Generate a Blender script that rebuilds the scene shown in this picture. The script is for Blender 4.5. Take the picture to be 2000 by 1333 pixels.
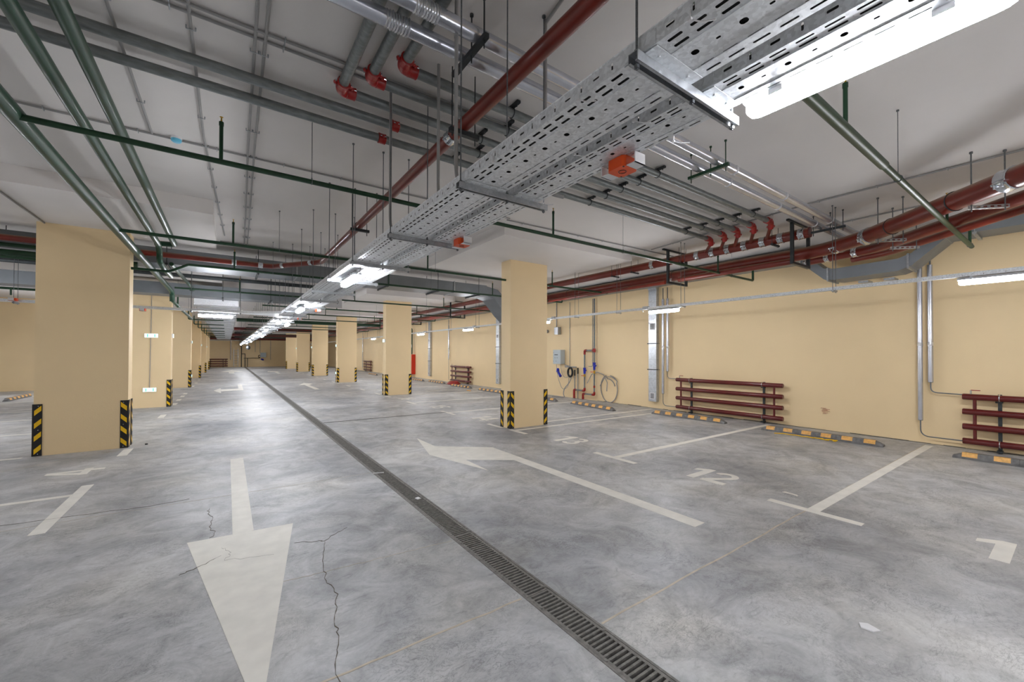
import bpy, bmesh, math, random
from mathutils import Vector, Matrix
random.seed(7)
PI = math.pi
for o in list(bpy.data.objects): bpy.data.objects.remove(o)
C = bpy.context.scene.collection
S = bpy.context.scene

# ---------------------------------------------------------------- camera, world, exposure
cam_d = bpy.data.cameras.new('camera'); cam = bpy.data.objects.new('camera', cam_d); C.objects.link(cam)
cam_d.sensor_width = 36.0; cam_d.lens = 36.0 * 792.7 / 2000.0; cam_d.shift_y = 0.00845
cam_d.clip_start = 0.02; cam_d.clip_end = 200
_yaw, _pit, _rol = math.radians(35.1), math.radians(0.6044), math.radians(0.185)
_f = Vector((math.sin(_yaw)*math.cos(_pit), math.cos(_yaw)*math.cos(_pit), math.sin(_pit)))
_r0 = Vector((math.cos(_yaw), -math.sin(_yaw), 0)); _u0 = _r0.cross(_f)
_r = _r0*math.cos(_rol) + _u0*math.sin(_rol); _u = _r.cross(_f)
cam.matrix_world = Matrix(((_r.x, _u.x, -_f.x, 0), (_r.y, _u.y, -_f.y, 0), (_r.z, _u.z, -_f.z, 1.5), (0, 0, 0, 1)))
S.camera = cam
w = bpy.data.worlds.new('world'); S.world = w; w.use_nodes = True
w.node_tree.nodes['Background'].inputs[0].default_value = (0.6, 0.65, 0.7, 1)
w.node_tree.nodes['Background'].inputs[1].default_value = 0.02
S.view_settings.view_transform = 'Standard'; S.view_settings.look = 'None'
S.view_settings.exposure = 2.36; S.view_settings.gamma = 1.0; S.view_settings.use_curve_mapping = False
LAMP = 34.0          # radiance of the lamp diffusers
CEIL = 3.60          # slab height
TZ = 2.42            # underside of the cable trays

# ---------------------------------------------------------------- materials
def nodes(name):
    m = bpy.data.materials.new(name); m.use_nodes = True
    nt = m.node_tree; return m, nt, nt.nodes['Principled BSDF']
def lin(c):
    return tuple(((v/255)/12.92 if v/255 <= .04045 else ((v/255+.055)/1.055)**2.4) for v in c) + (1,)
def mat(name, rgb, rough=.5, metal=0.0, var=.06, scale=6.0, bump=0.0, bscale=40.0, coat=0.0, rvar=0.0, stretch=None):
    """painted or bare surface: base colour with soft noise variation, optional bump"""
    m, nt, b = nodes(name); N = nt.nodes; L = nt.links
    tc = N.new('ShaderNodeTexCoord'); mp = N.new('ShaderNodeMapping'); L.new(tc.outputs['Object'], mp.inputs[0])
    if stretch: mp.inputs['Scale'].default_value = stretch
    n = N.new('ShaderNodeTexNoise'); n.inputs['Scale'].default_value = scale; n.inputs['Detail'].default_value = 5
    L.new(mp.outputs[0], n.inputs['Vector'])
    r = N.new('ShaderNodeValToRGB'); c = lin(rgb)
    r.color_ramp.elements[0].position = .3; r.color_ramp.elements[1].position = .7
    r.color_ramp.elements[0].color = tuple(v*(1-var) for v in c[:3]) + (1,)
    r.color_ramp.elements[1].color = tuple(min(1, v*(1+var)) for v in c[:3]) + (1,)
    L.new(n.outputs['Fac'], r.inputs[0]); L.new(r.outputs[0], b.inputs['Base Color'])
    b.inputs['Roughness'].default_value = rough; b.inputs['Metallic'].default_value = metal
    b.inputs['Coat Weight'].default_value = coat
    if rvar:
        mr = N.new('ShaderNodeMapRange'); mr.inputs['To Min'].default_value = rough-rvar; mr.inputs['To Max'].default_value = rough+rvar
        L.new(n.outputs['Fac'], mr.inputs[0]); L.new(mr.outputs[0], b.inputs['Roughness'])
    if bump:
        n2 = N.new('ShaderNodeTexNoise'); n2.inputs['Scale'].default_value = bscale; L.new(mp.outputs[0], n2.inputs['Vector'])
        bp = N.new('ShaderNodeBump'); bp.inputs['Strength'].default_value = bump; bp.inputs['Distance'].default_value = .004
        L.new(n2.outputs['Fac'], bp.inputs['Height']); L.new(bp.outputs[0], b.inputs['Normal'])
    return m
def dusty(m, rgb=(150, 128, 106), lo=.25, hi=.95):
    """a layer of settled dust on faces that look up"""
    nt = m.node_tree; N = nt.nodes; L = nt.links; b = N['Principled BSDF']; src = b.inputs['Base Color'].links[0].from_socket
    g = N.new('ShaderNodeNewGeometry'); sp = N.new('ShaderNodeSeparateXYZ'); L.new(g.outputs['Normal'], sp.inputs[0])
    mr = N.new('ShaderNodeMapRange'); mr.inputs['From Min'].default_value = lo; mr.inputs['From Max'].default_value = hi; mr.inputs['To Max'].default_value = .85; L.new(sp.outputs['Z'], mr.inputs[0])
    x = N.new('ShaderNodeMix'); x.data_type = 'RGBA'; L.new(mr.outputs[0], x.inputs[0]); L.new(src, x.inputs[6]); x.inputs[7].default_value = lin(rgb)
    L.new(x.outputs[2], b.inputs['Base Color']); return m
def concrete(name):
    m, nt, b = nodes(name); N = nt.nodes; L = nt.links
    tc = N.new('ShaderNodeTexCoord')
    def noise(scale, detail, rough=.55, dist=0.0, sc=(1,1,1)):
        mp = N.new('ShaderNodeMapping'); mp.inputs['Scale'].default_value = sc; L.new(tc.outputs['Object'], mp.inputs[0])
        n = N.new('ShaderNodeTexNoise'); n.inputs['Scale'].default_value = scale; n.inputs['Detail'].default_value = detail
        n.inputs['Roughness'].default_value = rough; n.inputs['Distortion'].default_value = dist; L.new(mp.outputs[0], n.inputs['Vector']); return n.outputs['Fac']
    def ramp(f, p0, c0, p1, c1):
        r = N.new('ShaderNodeValToRGB'); e = r.color_ramp.elements; e[0].position = p0; e[0].color = c0; e[1].position = p1; e[1].color = c1
        L.new(f, r.inputs[0]); return r.outputs[0]
    def mul(a, c, f=1.0):
        x = N.new('ShaderNodeMix'); x.data_type = 'RGBA'; x.blend_type = 'MULTIPLY'; x.inputs[0].default_value = f
        L.new(a, x.inputs[6]); L.new(c, x.inputs[7]); return x.outputs[2]
    g = lambda v: (v, v, v, 1)
    big = ramp(noise(.55, 6, .6, .6), .3, lin((150, 153, 158)), .72, lin((216, 216, 215)))
    mid = ramp(noise(2.6, 8, .68, 1.2), .3, g(.56), .6, g(1.0))
    trow = ramp(noise(5.5, 9, .72, 2.2, (1, 2.3, 1)), .26, g(.52), .46, g(1.0))
    fine = ramp(noise(38, 6, .7, 0), .25, g(.86), .7, g(1.04))
    scr = ramp(noise(7, 10, .8, 5.0, (2.6, 1, 1)), .60, g(1.0), .80, g(1.22))
    def band(scale, dist, sc, c0, wdt, dark, seed):
        # thin curved trowel strokes: a narrow band of a strongly distorted noise, kept only in patches
        f = noise(scale, 6, .62, dist, sc); r = N.new('ShaderNodeValToRGB'); e = r.color_ramp.elements
        e[0].position = c0-wdt; e[0].color = g(1); e[1].position = c0+wdt; e[1].color = g(1); k = e.new(c0); k.color = g(dark)
        L.new(f, r.inputs[0]); pm = N.new('ShaderNodeMapRange'); pm.inputs['From Min'].default_value = .48; pm.inputs['From Max'].default_value = .62
        L.new(noise(seed, 4, .6, .8), pm.inputs[0]); x = N.new('ShaderNodeMix'); x.data_type = 'RGBA'; L.new(pm.outputs[0], x.inputs[0]); x.inputs[6].default_value = g(1); L.new(r.outputs[0], x.inputs[7]); return x.outputs[2]
    c = mul(mul(mul(mul(big, mid), trow, .8), fine), scr)
    c = mul(c, band(6.5, 2.6, (1, 1.8, 1), .5, .03, .62, 1.7)); c = mul(c, band(13, 3.2, (1.5, 1, 1), .47, .035, .66, 2.3))
    warm = ramp(noise(1.1, 4, .5, 0), .45, g(1), .75, (1.03, 1.0, .93, 1)); c = mul(c, warm)
    L.new(c, b.inputs['Base Color'])
    mr = N.new('ShaderNodeMapRange'); mr.inputs['To Min'].default_value = .33; mr.inputs['To Max'].default_value = .62
    L.new(noise(3.5, 6, .6, 1), mr.inputs[0]); L.new(mr.outputs[0], b.inputs['Roughness'])
    b.inputs['Specular IOR Level'].default_value = .5
    bp = N.new('ShaderNodeBump'); bp.inputs['Strength'].default_value = .12; bp.inputs['Distance'].default_value = .003
    L.new(noise(18, 8, .7, 1), bp.inputs['Height']); L.new(bp.outputs[0], b.inputs['Normal'])
    return m
def galv(name, rgb=(176, 180, 184), rough=.38, scale=55, metal=.82):
    """zinc-coated steel with spangle"""
    m, nt, b = nodes(name); N = nt.nodes; L = nt.links
    tc = N.new('ShaderNodeTexCoord'); v = N.new('ShaderNodeTexVoronoi'); v.inputs['Scale'].default_value = scale
    L.new(tc.outputs['Object'], v.inputs['Vector'])
    sp = N.new('ShaderNodeSeparateColor'); L.new(v.outputs['Color'], sp.inputs[0])
    r = N.new('ShaderNodeValToRGB'); c = lin(rgb)
    r.color_ramp.elements[0].color = tuple(x*.86 for x in c[:3]) + (1,); r.color_ramp.elements[1].color = tuple(min(1, x*1.1) for x in c[:3]) + (1,)
    L.new(sp.outputs[0], r.inputs[0]); L.new(r.outputs[0], b.inputs['Base Color'])
    mr = N.new('ShaderNodeMapRange'); mr.inputs['To Min'].default_value = rough-.07; mr.inputs['To Max'].default_value = rough+.1
    L.new(sp.outputs[1], mr.inputs[0]); L.new(mr.outputs[0], b.inputs['Roughness']); b.inputs['Metallic'].default_value = metal
    return m
def foil(name):
    m, nt, b = nodes(name); N = nt.nodes; L = nt.links
    b.inputs['Base Color'].default_value = lin((225, 226, 230)); b.inputs['Metallic'].default_value = .9; b.inputs['Roughness'].default_value = .3
    tc = N.new('ShaderNodeTexCoord'); n = N.new('ShaderNodeTexNoise'); n.inputs['Scale'].default_value = 22; n.inputs['Detail'].default_value = 4
    n.inputs['Distortion'].default_value = 1.5; L.new(tc.outputs['Object'], n.inputs['Vector'])
    bp = N.new('ShaderNodeBump'); bp.inputs['Strength'].default_value = .7; bp.inputs['Distance'].default_value = .02
    L.new(n.outputs['Fac'], bp.inputs['Height']); L.new(bp.outputs[0], b.inputs['Normal']); return m
def emit(name, rgb, s):
    m, nt, b = nodes(name); b.inputs['Base Color'].default_value = lin(rgb); b.inputs['Emission Color'].default_value = lin(rgb)
    b.inputs['Emission Strength'].default_value = s; return m

M = dict(
    floor=concrete('polished_concrete'),
    ceiling=mat('ceiling_whitewash', (226, 222, 219), .85, var=.05, scale=.8, bump=.15, bscale=30),
    cream=mat('cream_wall_paint', (238, 213, 168), .62, var=.025, scale=1.2, bump=.25, bscale=70),
    line=mat('worn_white_paint', (226, 223, 214), .6, var=.07, scale=7),
    green=mat('green_gloss_paint', (15, 60, 38), .42, var=.15, scale=9, coat=.08),
    dkgreen=mat('dark_green_paint', (14, 56, 31), .42, var=.2, scale=14),
    red=mat('iron_oxide_paint', (112, 33, 19), .36, var=.18, scale=5, coat=.12, rvar=.08),
    brightred=mat('signal_red_enamel', (158, 20, 18), .34, var=.1, scale=20, coat=.3),
    maroon=mat('maroon_paint', (98, 26, 24), .33, var=.14, scale=8, coat=.2),
    zinc=galv('galvanised_steel'),
    tray=galv('galvanised_tray_sheet', (226, 229, 232), .46, 90, .65),
    duct=mat('duct_sheet_steel', (126, 131, 136), .45, .4, var=.08, scale=3),
    wallduct=galv('bright_duct_sheet', (196, 201, 206), .36, 30),
    foil=foil('crinkled_foil'),
    sleeve=mat('silver_insulation_sleeve', (200, 203, 212), .27, .75, var=.06, scale=12),
    pipe=mat('zinc_pipe', (128, 133, 134), .45, .6, var=.22, scale=11, stretch=(1, 4, 4)),
    conduit=mat('grey_plastic_conduit', (150, 149, 148), .55, var=.05),
    chrome=mat('bright_zinc_clamp', (205, 210, 216), .2, .95, var=.04),
    darksteel=mat('dark_steel', (62, 66, 68), .45, .6, var=.15, scale=20),
    rod=mat('threaded_rod_zinc', (112, 116, 120), .4, .7, var=.3, scale=200),
    black=mat('black_rubber', (22, 22, 24), .62, var=.2, scale=25, bump=.3, bscale=90),
    stop=mat('scuffed_grey_rubber', (112, 111, 110), .75, var=.3, scale=16, bump=.5, bscale=80),
    yellow=mat('reflective_yellow', (238, 190, 12), .35, var=.07, scale=18),
    amber=mat('reflective_amber', (228, 174, 96), .5, var=.16, scale=30),
    iron=mat('cast_iron_grate', (122, 120, 116), .55, .35, var=.3, scale=30, bump=.4, bscale=120),
    trough=mat('drain_trough_dirt', (40, 38, 35), .9, var=.3, scale=15),
    rust=mat('rusty_bolt', (128, 92, 48), .7, .3, var=.3, scale=60),
    crack=mat('floor_crack_dirt', (104, 98, 88), .9, var=.3, scale=20),
    joint=mat('floor_joint_filler', (188, 178, 160), .85, var=.15, scale=10),
    orange=mat('orange_plastic', (226, 78, 8), .4, var=.04),
    white=mat('white_plastic', (222, 222, 224), .45, var=.03),
    housing=mat('lamp_housing_grey', (190, 192, 196), .4, var=.03),
    panel=mat('panel_enamel', (186, 196, 200), .4, var=.03),
    blue=mat('blue_plastic', (24, 40, 172), .35, var=.1),
    cyan=mat('cyan_cover', (104, 196, 226), .4, var=.04),
    brass=mat('brass', (196, 156, 60), .3, .85, var=.08),
    cabinet=mat('red_cabinet_enamel', (206, 44, 20), .38, var=.04),
    cable=mat('black_cable', (18, 18, 20), .5, var=.1),
    lamp=emit('lamp_diffuser_glow', (247, 249, 255), LAMP),
    sign=emit('sign_glow', (214, 255, 246), .32),
    signgreen=emit('sign_green_glow', (40, 190, 160), .12),
)

dusty(M['red']); dusty(M['green'], (96, 104, 92), .5, 1.3); dusty(M['pipe'], (120, 110, 98), .3, 1.2)
# ---------------------------------------------------------------- helpers
class MB:
    """collects geometry for ONE mesh object"""
    def __init__(s): s.v = []; s.f = []; s.mi = []; s.sm = []; s.mats = []
    def mat_i(s, m):
        if m not in s.mats: s.mats.append(m)
        return s.mats.index(m)
    def add(s, vs, fs, m=None, smooth=False):
        o = len(s.v); s.v += [tuple(x) for x in vs]; k = s.mat_i(m) if m else 0
        for f in fs: s.f.append(tuple(i+o for i in f)); s.mi.append(k); s.sm.append(smooth)
    def box(s, a, b, m=None):
        x0, y0, z0 = (min(a[i], b[i]) for i in range(3)); x1, y1, z1 = (max(a[i], b[i]) for i in range(3))
        s.add([(x0,y0,z0),(x1,y0,z0),(x1,y1,z0),(x0,y1,z0),(x0,y0,z1),(x1,y0,z1),(x1,y1,z1),(x0,y1,z1)],
              [(0,3,2,1),(4,5,6,7),(0,1,5,4),(1,2,6,5),(2,3,7,6),(3,0,4,7)], m)
    def prism(s, pts, z0, z1, m=None):
        n = len(pts); a = sum(pts[i][0]*pts[(i+1)%n][1]-pts[(i+1)%n][0]*pts[i][1] for i in range(n))
        if a < 0: pts = pts[::-1]
        s.add([(x,y,z0) for x,y in pts]+[(x,y,z1) for x,y in pts],
              [tuple(range(n))[::-1], tuple(range(n,2*n))]+[(i,(i+1)%n,n+(i+1)%n,n+i) for i in range(n)], m)
    def loft(s, rings, m=None, cap=True, smooth=True):
        n = len(rings[0]); vs = [p for r in rings for p in r]; fs = []
        for k in range(len(rings)-1):
            for i in range(n): fs.append((k*n+i, k*n+(i+1)%n, (k+1)*n+(i+1)%n, (k+1)*n+i))
        if cap: fs.append(tuple(range(n))[::-1]); fs.append(tuple(range((len(rings)-1)*n, len(rings)*n)))
        s.add(vs, fs, m, smooth)
    def tube(s, path, r, seg=12, m=None, cap=True):
        P = [Vector(p) for p in path]; rr = r if isinstance(r, (list, tuple)) else [r]*len(P)
        rings = []; t0 = (P[1]-P[0]).normalized()
        n = t0.orthogonal().normalized() if abs(t0.z) > .99 else t0.cross(Vector((0,0,1))).normalized()
        for i, p in enumerate(P):
            t = ((P[min(i+1,len(P)-1)]-P[i]).normalized()+(P[i]-P[max(i-1,0)]).normalized())
            t = t.normalized() if t.length > 1e-6 else t0
            n = (n - t*n.dot(t)).normalized(); bnm = t.cross(n)
            rings.append([p + (n*math.cos(2*PI*k/seg)+bnm*math.sin(2*PI*k/seg))*rr[i] for k in range(seg)])
        s.loft(rings, m, cap)
    def sphere(s, c, r, m=None, seg=10, sc=(1,1,1)):
        rings = []
        for i in range(1, seg):
            a = PI*i/seg; rings.append([(c[0]+r*sc[0]*math.sin(a)*math.cos(2*PI*k/seg), c[1]+r*sc[1]*math.sin(a)*math.sin(2*PI*k/seg), c[2]-r*sc[2]*math.cos(a)) for k in range(seg)])
        s.loft(rings, m)
    def build(s, name, m=None, parent=None):
        me = bpy.data.meshes.new(name); me.from_pydata(s.v, [], s.f)
        if not s.mats: s.mats = [m]
        for x in s.mats: me.materials.append(M[x])
        me.polygons.foreach_set('material_index', s.mi); me.polygons.foreach_set('use_smooth', s.sm)
        me.update()
        if any(s.sm): me.set_sharp_from_angle(angle=math.radians(40))
        o = bpy.data.objects.new(name, me); C.objects.link(o)
        if parent: o.parent = parent
        return o
def tag(o, label=None, cat=None, group=None, kind=None):
    if label: o['label'] = label
    if cat: o['category'] = cat
    if group: o['group'] = group
    if kind: o['kind'] = kind
    return o
def thing(name, label, cat, loc=(0,0,0), rz=0, group=None):
    o = bpy.data.objects.new(name, None); C.objects.link(o); o.location = loc; o.rotation_euler = (0,0,rz); o.empty_display_size = .1
    return tag(o, label, cat, group)
def dup(root, loc=None, rz=None, label=None, group=None):
    r = root.copy(); C.objects.link(r)
    if loc is not None: r.location = loc
    if rz is not None: r.rotation_euler = (0,0,rz)
    if label: r['label'] = label
    if group: r['group'] = group
    for ch in [o for o in allobj(root)]:
        c = ch.copy(); C.objects.link(c); c.parent = r
        for g in allobj(ch):
            d = g.copy(); C.objects.link(d); d.parent = c
    return r
def allobj(p): return list(p.children)
def fillet(pts, r, n=6):
    P = [Vector(p) for p in pts]; out = [P[0]]
    for i in range(1, len(P)-1):
        a = (P[i-1]-P[i]); b = (P[i+1]-P[i]); k = min(r, a.length*.49, b.length*.49)
        s0 = P[i]+a.normalized()*k; s1 = P[i]+b.normalized()*k
        for j in range(n+1):
            t = j/n; out.append(s0*(1-t)**2 + P[i]*2*t*(1-t) + s1*t*t)
    out.append(P[-1]); return out
def tubeo(name, m, path, r, parent=None, seg=12):
    b = MB(); b.tube(path, r, seg); return b.build(name, m, parent)
def boxo(name, m, a, b_, parent=None):
    b = MB(); b.box(a, b_); return b.build(name, m, parent)
def struct(name, b, m): return tag(b.build(name, m), kind='structure')
ORD = ['nearest','second nearest','third nearest','fourth nearest','fifth nearest','sixth nearest','seventh nearest','eighth nearest','ninth nearest','tenth nearest','eleventh nearest','twelfth nearest']
NTH = ['first','second','third','fourth','fifth','sixth','seventh','eighth','ninth','tenth','eleventh','twelfth','thirteenth','fourteenth','fifteenth','sixteenth','seventeenth','eighteenth','nineteenth','twentieth','twenty-first','twenty-second','twenty-third','twenty-fourth','twenty-fifth','twenty-sixth','twenty-seventh','twenty-eighth','twenty-ninth','thirtieth']

# ================================================================= THE SETTING
XR, XL, YF, YB = 9.75, -14.0, 52.6, -9.0
DX0, DX1 = 1.508, 1.712          # drain opening in the floor
b = MB(); b.box((XL, YB, -.3), (DX0, YF, 0)); b.box((DX1, YB, -.3), (XR, YF, 0)); b.box((DX0, YB, -.3), (DX1, YF, -.16)); b.box((DX0, YB, -.16), (DX1, -1.0, 0))
floor = struct('floor', b, 'floor')
b = MB(); b.box((XL-.2, YB-.2, CEIL), (XR+.2, YF+.2, CEIL+.25)); struct('ceiling', b, 'ceiling')
b = MB(); b.box((XR, YB-.2, -.05), (XR+.2, YF+.2, CEIL)); struct('wall_right', b, 'cream')
b = MB(); b.box((-3.2, YF, -.05), (XR, YF+.2, CEIL)); struct('wall_far', b, 'cream')
b = MB(); b.box((XL-.2, YB-.2, -.05), (XL, 24.0, CEIL)); b.box((XL, 23.8, -.05), (-3.2, 24.0, CEIL)); b.box((-3.4, 24.0, -.05), (-3.2, YF, CEIL)); struct('wall_left', b, 'cream')
b = MB(); b.box((XL, YB-.2, -.05), (XR, YB, CEIL)); struct('wall_back', b, 'cream')
# joints and cracks in the slab
def ribbon(pts, wdt, z0, z1, bld, m=None):
    P = [Vector((p[0], p[1])) for p in pts]; n = len(P); Lp = []; Rp = []
    for i in range(n):
        if i == 0: t = (P[1]-P[0]).normalized(); k = 1
        elif i == n-1: t = (P[-1]-P[-2]).normalized(); k = 1
        else:
            a = (P[i]-P[i-1]).normalized(); c = (P[i+1]-P[i]).normalized(); t = (a+c).normalized(); k = 1/max(.5, t.dot(a))
        nn = Vector((-t.y, t.x))*((wdt[i] if isinstance(wdt, list) else wdt)*k/2); Lp.append(P[i]+nn); Rp.append(P[i]-nn)
    for i in range(n-1):
        q = [Lp[i], Lp[i+1], Rp[i+1], Rp[i]]; bld.prism([(v.x, v.y) for v in q], z0, z1, m)
def strip(pts, wdt, zt, bld):
    """one continuous flat painted stroke"""
    P = [Vector((p[0], p[1])) for p in pts]; n = len(P); A = []; B = []
    for i in range(n):
        a = (P[i]-P[max(i-1,0)]); c = (P[min(i+1,n-1)]-P[i]); t = (a.normalized() if a.length else Vector((0,0)))+(c.normalized() if c.length else Vector((0,0))); t.normalize()
        nn = Vector((-t.y, t.x))*wdt/2; A.append(P[i]+nn); B.append(P[i]-nn)
    vs = [(v.x, v.y, zt) for v in A]+[(v.x, v.y, zt) for v in B]
    fs = []
    for i in range(n-1):
        q = (i, i+1, n+i+1, n+i); v = [Vector(vs[k][:2]) for k in q]
        ar = sum(v[k].x*v[(k+1)%4].y-v[(k+1)%4].x*v[k].y for k in range(4)); fs.append(q if ar > 0 else q[::-1])
    bld.add(vs, fs)
def wob(p0, p1, n, amp):
    r = random.Random(int(abs(p0[0]*1000+p0[1]*77))); out = []
    for i in range(n+1):
        t = i/n; out.append((p0[0]+(p1[0]-p0[0])*t+(r.uniform(-amp, amp) if 0 < i < n else 0), p0[1]+(p1[1]-p0[1])*t+(r.uniform(-amp, amp) if 0 < i < n else 0)))
    return out
for p0, p1, wd in (((1.72, 1.57), (9.7, 1.6), .013), ((1.49, 2.01), (-3.0, 2.05), .013), ((-6, 5.3), (1.49, 5.2), .004), ((1.49, 2.95), (.3, 3.05), .004), ((-4.5, 6.2), (-1.3, 8.6), .005)):
    b = MB(); ribbon(wob(p0, p1, 40, .006), wd, -.001, .0012, b); b.build('joint_line', 'joint', floor)
for pts, wd in (([(.66,3.55),(.58,3.2),(.55,2.9),(.58,2.7),(.52,2.5),(.5,2.3),(.44,2.1),(.42,1.7)], .008), ([(-.25,3.53),(-.16,3.59),(-.02,3.7)], .012), ([(-.12,4.9),(-.13,4.72),(-.09,4.6),(-.11,4.37),(-.07,4.2),(-.1,4.1)], .007),
                ([(-.02,3.85),(.04,3.72),(.0,3.6),(.3,3.5)], .003), ([(.45,3.62),(.6,3.55),(.66,3.53),(.78,3.64),(.86,3.68)], .004), ([(-1.6,5.42),(-1.1,5.36),(-.6,5.28),(-.3,5.32)], .004)):
    fine = []
    for i in range(len(pts)-1):
        fine += wob(pts[i], pts[i+1], 6, .012)[:-1]
    fine.append(pts[-1]); n = len(fine)
    b = MB(); ribbon(fine, [wd*.62*(.12+.88*abs(math.sin(k*1.7)))*min(1, k/3+.2, (n-1-k)/3+.2) for k in range(n)], -.001, .0026, b); b.build('crack', 'crack', floor)

wr = bpy.data.objects['wall_right']; b = MB(); rr_ = random.Random(3); yy = -1.0
while yy < 9.0:
    L_ = rr_.uniform(.08, .3); b.box((9.744, yy, .0), (9.7505, yy+L_, rr_.uniform(.006, .018))); yy += L_
b.build('dirt_line', 'crack', wr)
# ================================================================= COLUMNS
def guard(corner, sx, sy, up, parent):
    """L-shaped rubber corner guard; sx, sy = +-1 point outward from the column; up: +1 patches rise towards the corner"""
    b = MB(); cx, cy = corner; t = .011; Lg = .088; H = .75
    b.prism([(cx+sx*t, cy+sy*t), (cx-sx*Lg, cy+sy*t), (cx-sx*Lg, cy), (cx, cy), (cx, cy-sy*Lg), (cx+sx*t, cy-sy*Lg)], .002, H, 'black')
    for k in range(4):
        zc = .098 + k*.186; h = .072; s_ = .036*up; e = .0016
        for face in (0, 1):
            # corners in (distance from corner, z): parallelogram
            q = [(.010, zc-h/2+s_), (.080, zc-h/2-s_), (.080, zc+h/2-s_), (.010, zc+h/2+s_)]
            vs = []
            for d, z in q:
                vs.append((cx-sx*d, cy+sy*(t+e), z) if face == 0 else (cx+sx*(t+e), cy-sy*d, z))
            for d, z in q:
                vs.append((cx-sx*d, cy+sy*(t-.001), z) if face == 0 else (cx+sx*(t-.001), cy-sy*d, z))
            b.add(vs, [(0,1,2,3),(4,7,6,5),(0,4,5,1),(1,5,6,2),(2,6,7,3),(3,7,4,0)], 'yellow')
    for z in (.03, .375, .72):
        b.tube([(cx-sx*.05, cy+sy*(t-.001), z), (cx-sx*.05, cy+sy*(t+.004), z)], .006, 8, 'chrome')
    return b.build('corner_guard', None, parent)
def column(x0, x1, y0, y1, cap, side, up, label):
    t = thing('concrete_column', label, 'column', ((x0+x1)/2, (y0+y1)/2, 0), group='cream columns of the %s row' % side)
    ox, oy = t.location.x, t.location.y
    def sh(o): o.location = (-ox, -oy, 0); return o
    b = MB(); b.box((x0, y0, 0), (x1, y1, 3.4)); sh(b.build('shaft', 'cream', t))
    b = MB(); b.box((cap[0], cap[2], 3.4), (cap[1], cap[3], CEIL-.001)); sh(b.build('drop_panel', 'ceiling', t))
    sh(guard((x0, y0), -1, -1, up, t)); sh(guard((x1, y0), 1, -1, up, t))
    if side == 'right': sh(guard((x0, y1), -1, 1, up, t))
    else: sh(guard((x1, y1), 1, 1, up, t))
RY = [6.67, 14.46, 22.2, 29.6, 36.9, 44.2]
for i, y in enumerate(RY):
    y1 = y+.33; cy = y+.17
    column(4.65, 5.60, y, y1, (3.6, 6.73, cy-1.5, cy+1.5), 'right', 1,
           'cream column with striped guards right of the drain, ' + ORD[i] + ' in its row')
LY = [(8.75, 9.05), (14.75, 15.1), (22.45, 22.8), (30.6, 30.95), (38.6, 38.95), (45.6, 45.95)]
for i, (y, y1) in enumerate(LY):
    cap = (-3.4, -.17, 6.9, 9.12) if i == 0 else (-3.4, -.12, (y+y1)/2-1.4, (y+y1)/2+1.4)
    column(-2.27, -1.27, y, y1, cap, 'left', -1,
           'cream column with striped guards left of the aisle, ' + ORD[i] + ' in its row')

# ================================================================= FLOOR MARKINGS
def mark(name, label, polys, cat='road marking', group=None):
    b = MB()
    for p in polys: b.prism(p, -.001, .002)
    return tag(b.build(name, 'line'), label, cat, group)
mark('lane_arrow', 'large white straight arrow on the floor pointing towards the camera, left of the drain',
     [[(.055,6.97),(.205,6.97),(.2,4.07),(.052,4.07)], [(-.244,4.10),(.49,4.045),(.125,1.96)]])
mark('lane_arrow', 'large white painted arrow with long shaft and bent head, right of the drain',
     [[(3.34,1.98),(3.495,1.98),(3.495,4.87),(3.33,4.68)], [(3.33,4.68),(3.495,4.87),(3.497,5.51),(2.776,5.084)], [(2.776,5.084),(3.497,5.512),(2.771,6.098),(2.471,5.626)], [(2.771,6.098),(2.766,6.861),(2.471,5.626)], [(2.776,5.084),(2.471,5.626),(2.765,4.45)]])
mark('lane_arrow', 'white left-turn floor arrow in the middle distance of the left lane',
     [[(.43,23.2),(.60,23.2),(.57,19.75),(.42,20.63)], [(-.19,20.5),(.42,20.63),(.57,19.75),(-.16,19.5)], [(-.417,19.986),(-.2,21.3),(-.16,18.6)]])
mark('lane_arrow', 'white bent floor arrow in the middle distance right of the drain',
     [[(3.0,18.4),(3.2,18.6),(3.2,21.2),(3.02,21.3)], [(3.02,21.3),(3.2,21.2),(3.48,21.95),(3.2,22.85),(2.757,21.25)]])
mark('lane_arrow', 'white straight arrow far down the left lane near the end wall', [[(.14,36.2),(.48,36.2),(.48,40.1),(.14,40.1)], [(-.4,39.6),(1.05,39.0),(.35,43.2)]])
mark('lane_arrow', 'white bent arrow far down the lane right of the drain', [[(3.1,34.5),(3.3,34.5),(3.3,37.2),(3.1,37.2)], [(3.1,37.2),(3.3,37.2),(3.6,38.3),(2.8,39.5),(2.7,37.9)]])
LB = 'white T-shaped bay line on the right, '
for y, lab in ((1.54, 'ending at the insulated risers by the picture edge'), (3.97, 'ending at the right end of the long radiator'), (9.38, 'beside the thin cross drain'), (11.88, 'leading to the dark rubber lump')):
    mark('bay_line', LB+lab, [[(4.56,y-.38),(4.65,y-.38),(4.65,y+.38),(4.56,y+.38)], [(4.65,y-.05),(9.55,y-.05),(9.55,y+.05),(4.65,y+.05)]], group=None)
mark('bay_line', 'white line with short bar on the near side of the nearest right column', [[(4.56,6.08),(4.65,6.08),(4.65,6.6),(4.56,6.6)], [(4.65,6.43),(9.55,6.35),(9.55,6.43),(4.65,6.51)]])
mark('bay_line', 'white line with short bar on the far side of the nearest right column', [[(4.55,6.85),(4.63,6.85),(4.63,7.42),(4.55,7.42)], [(5.62,6.9),(9.55,6.88),(9.55,6.96),(5.62,6.98)]])
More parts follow.
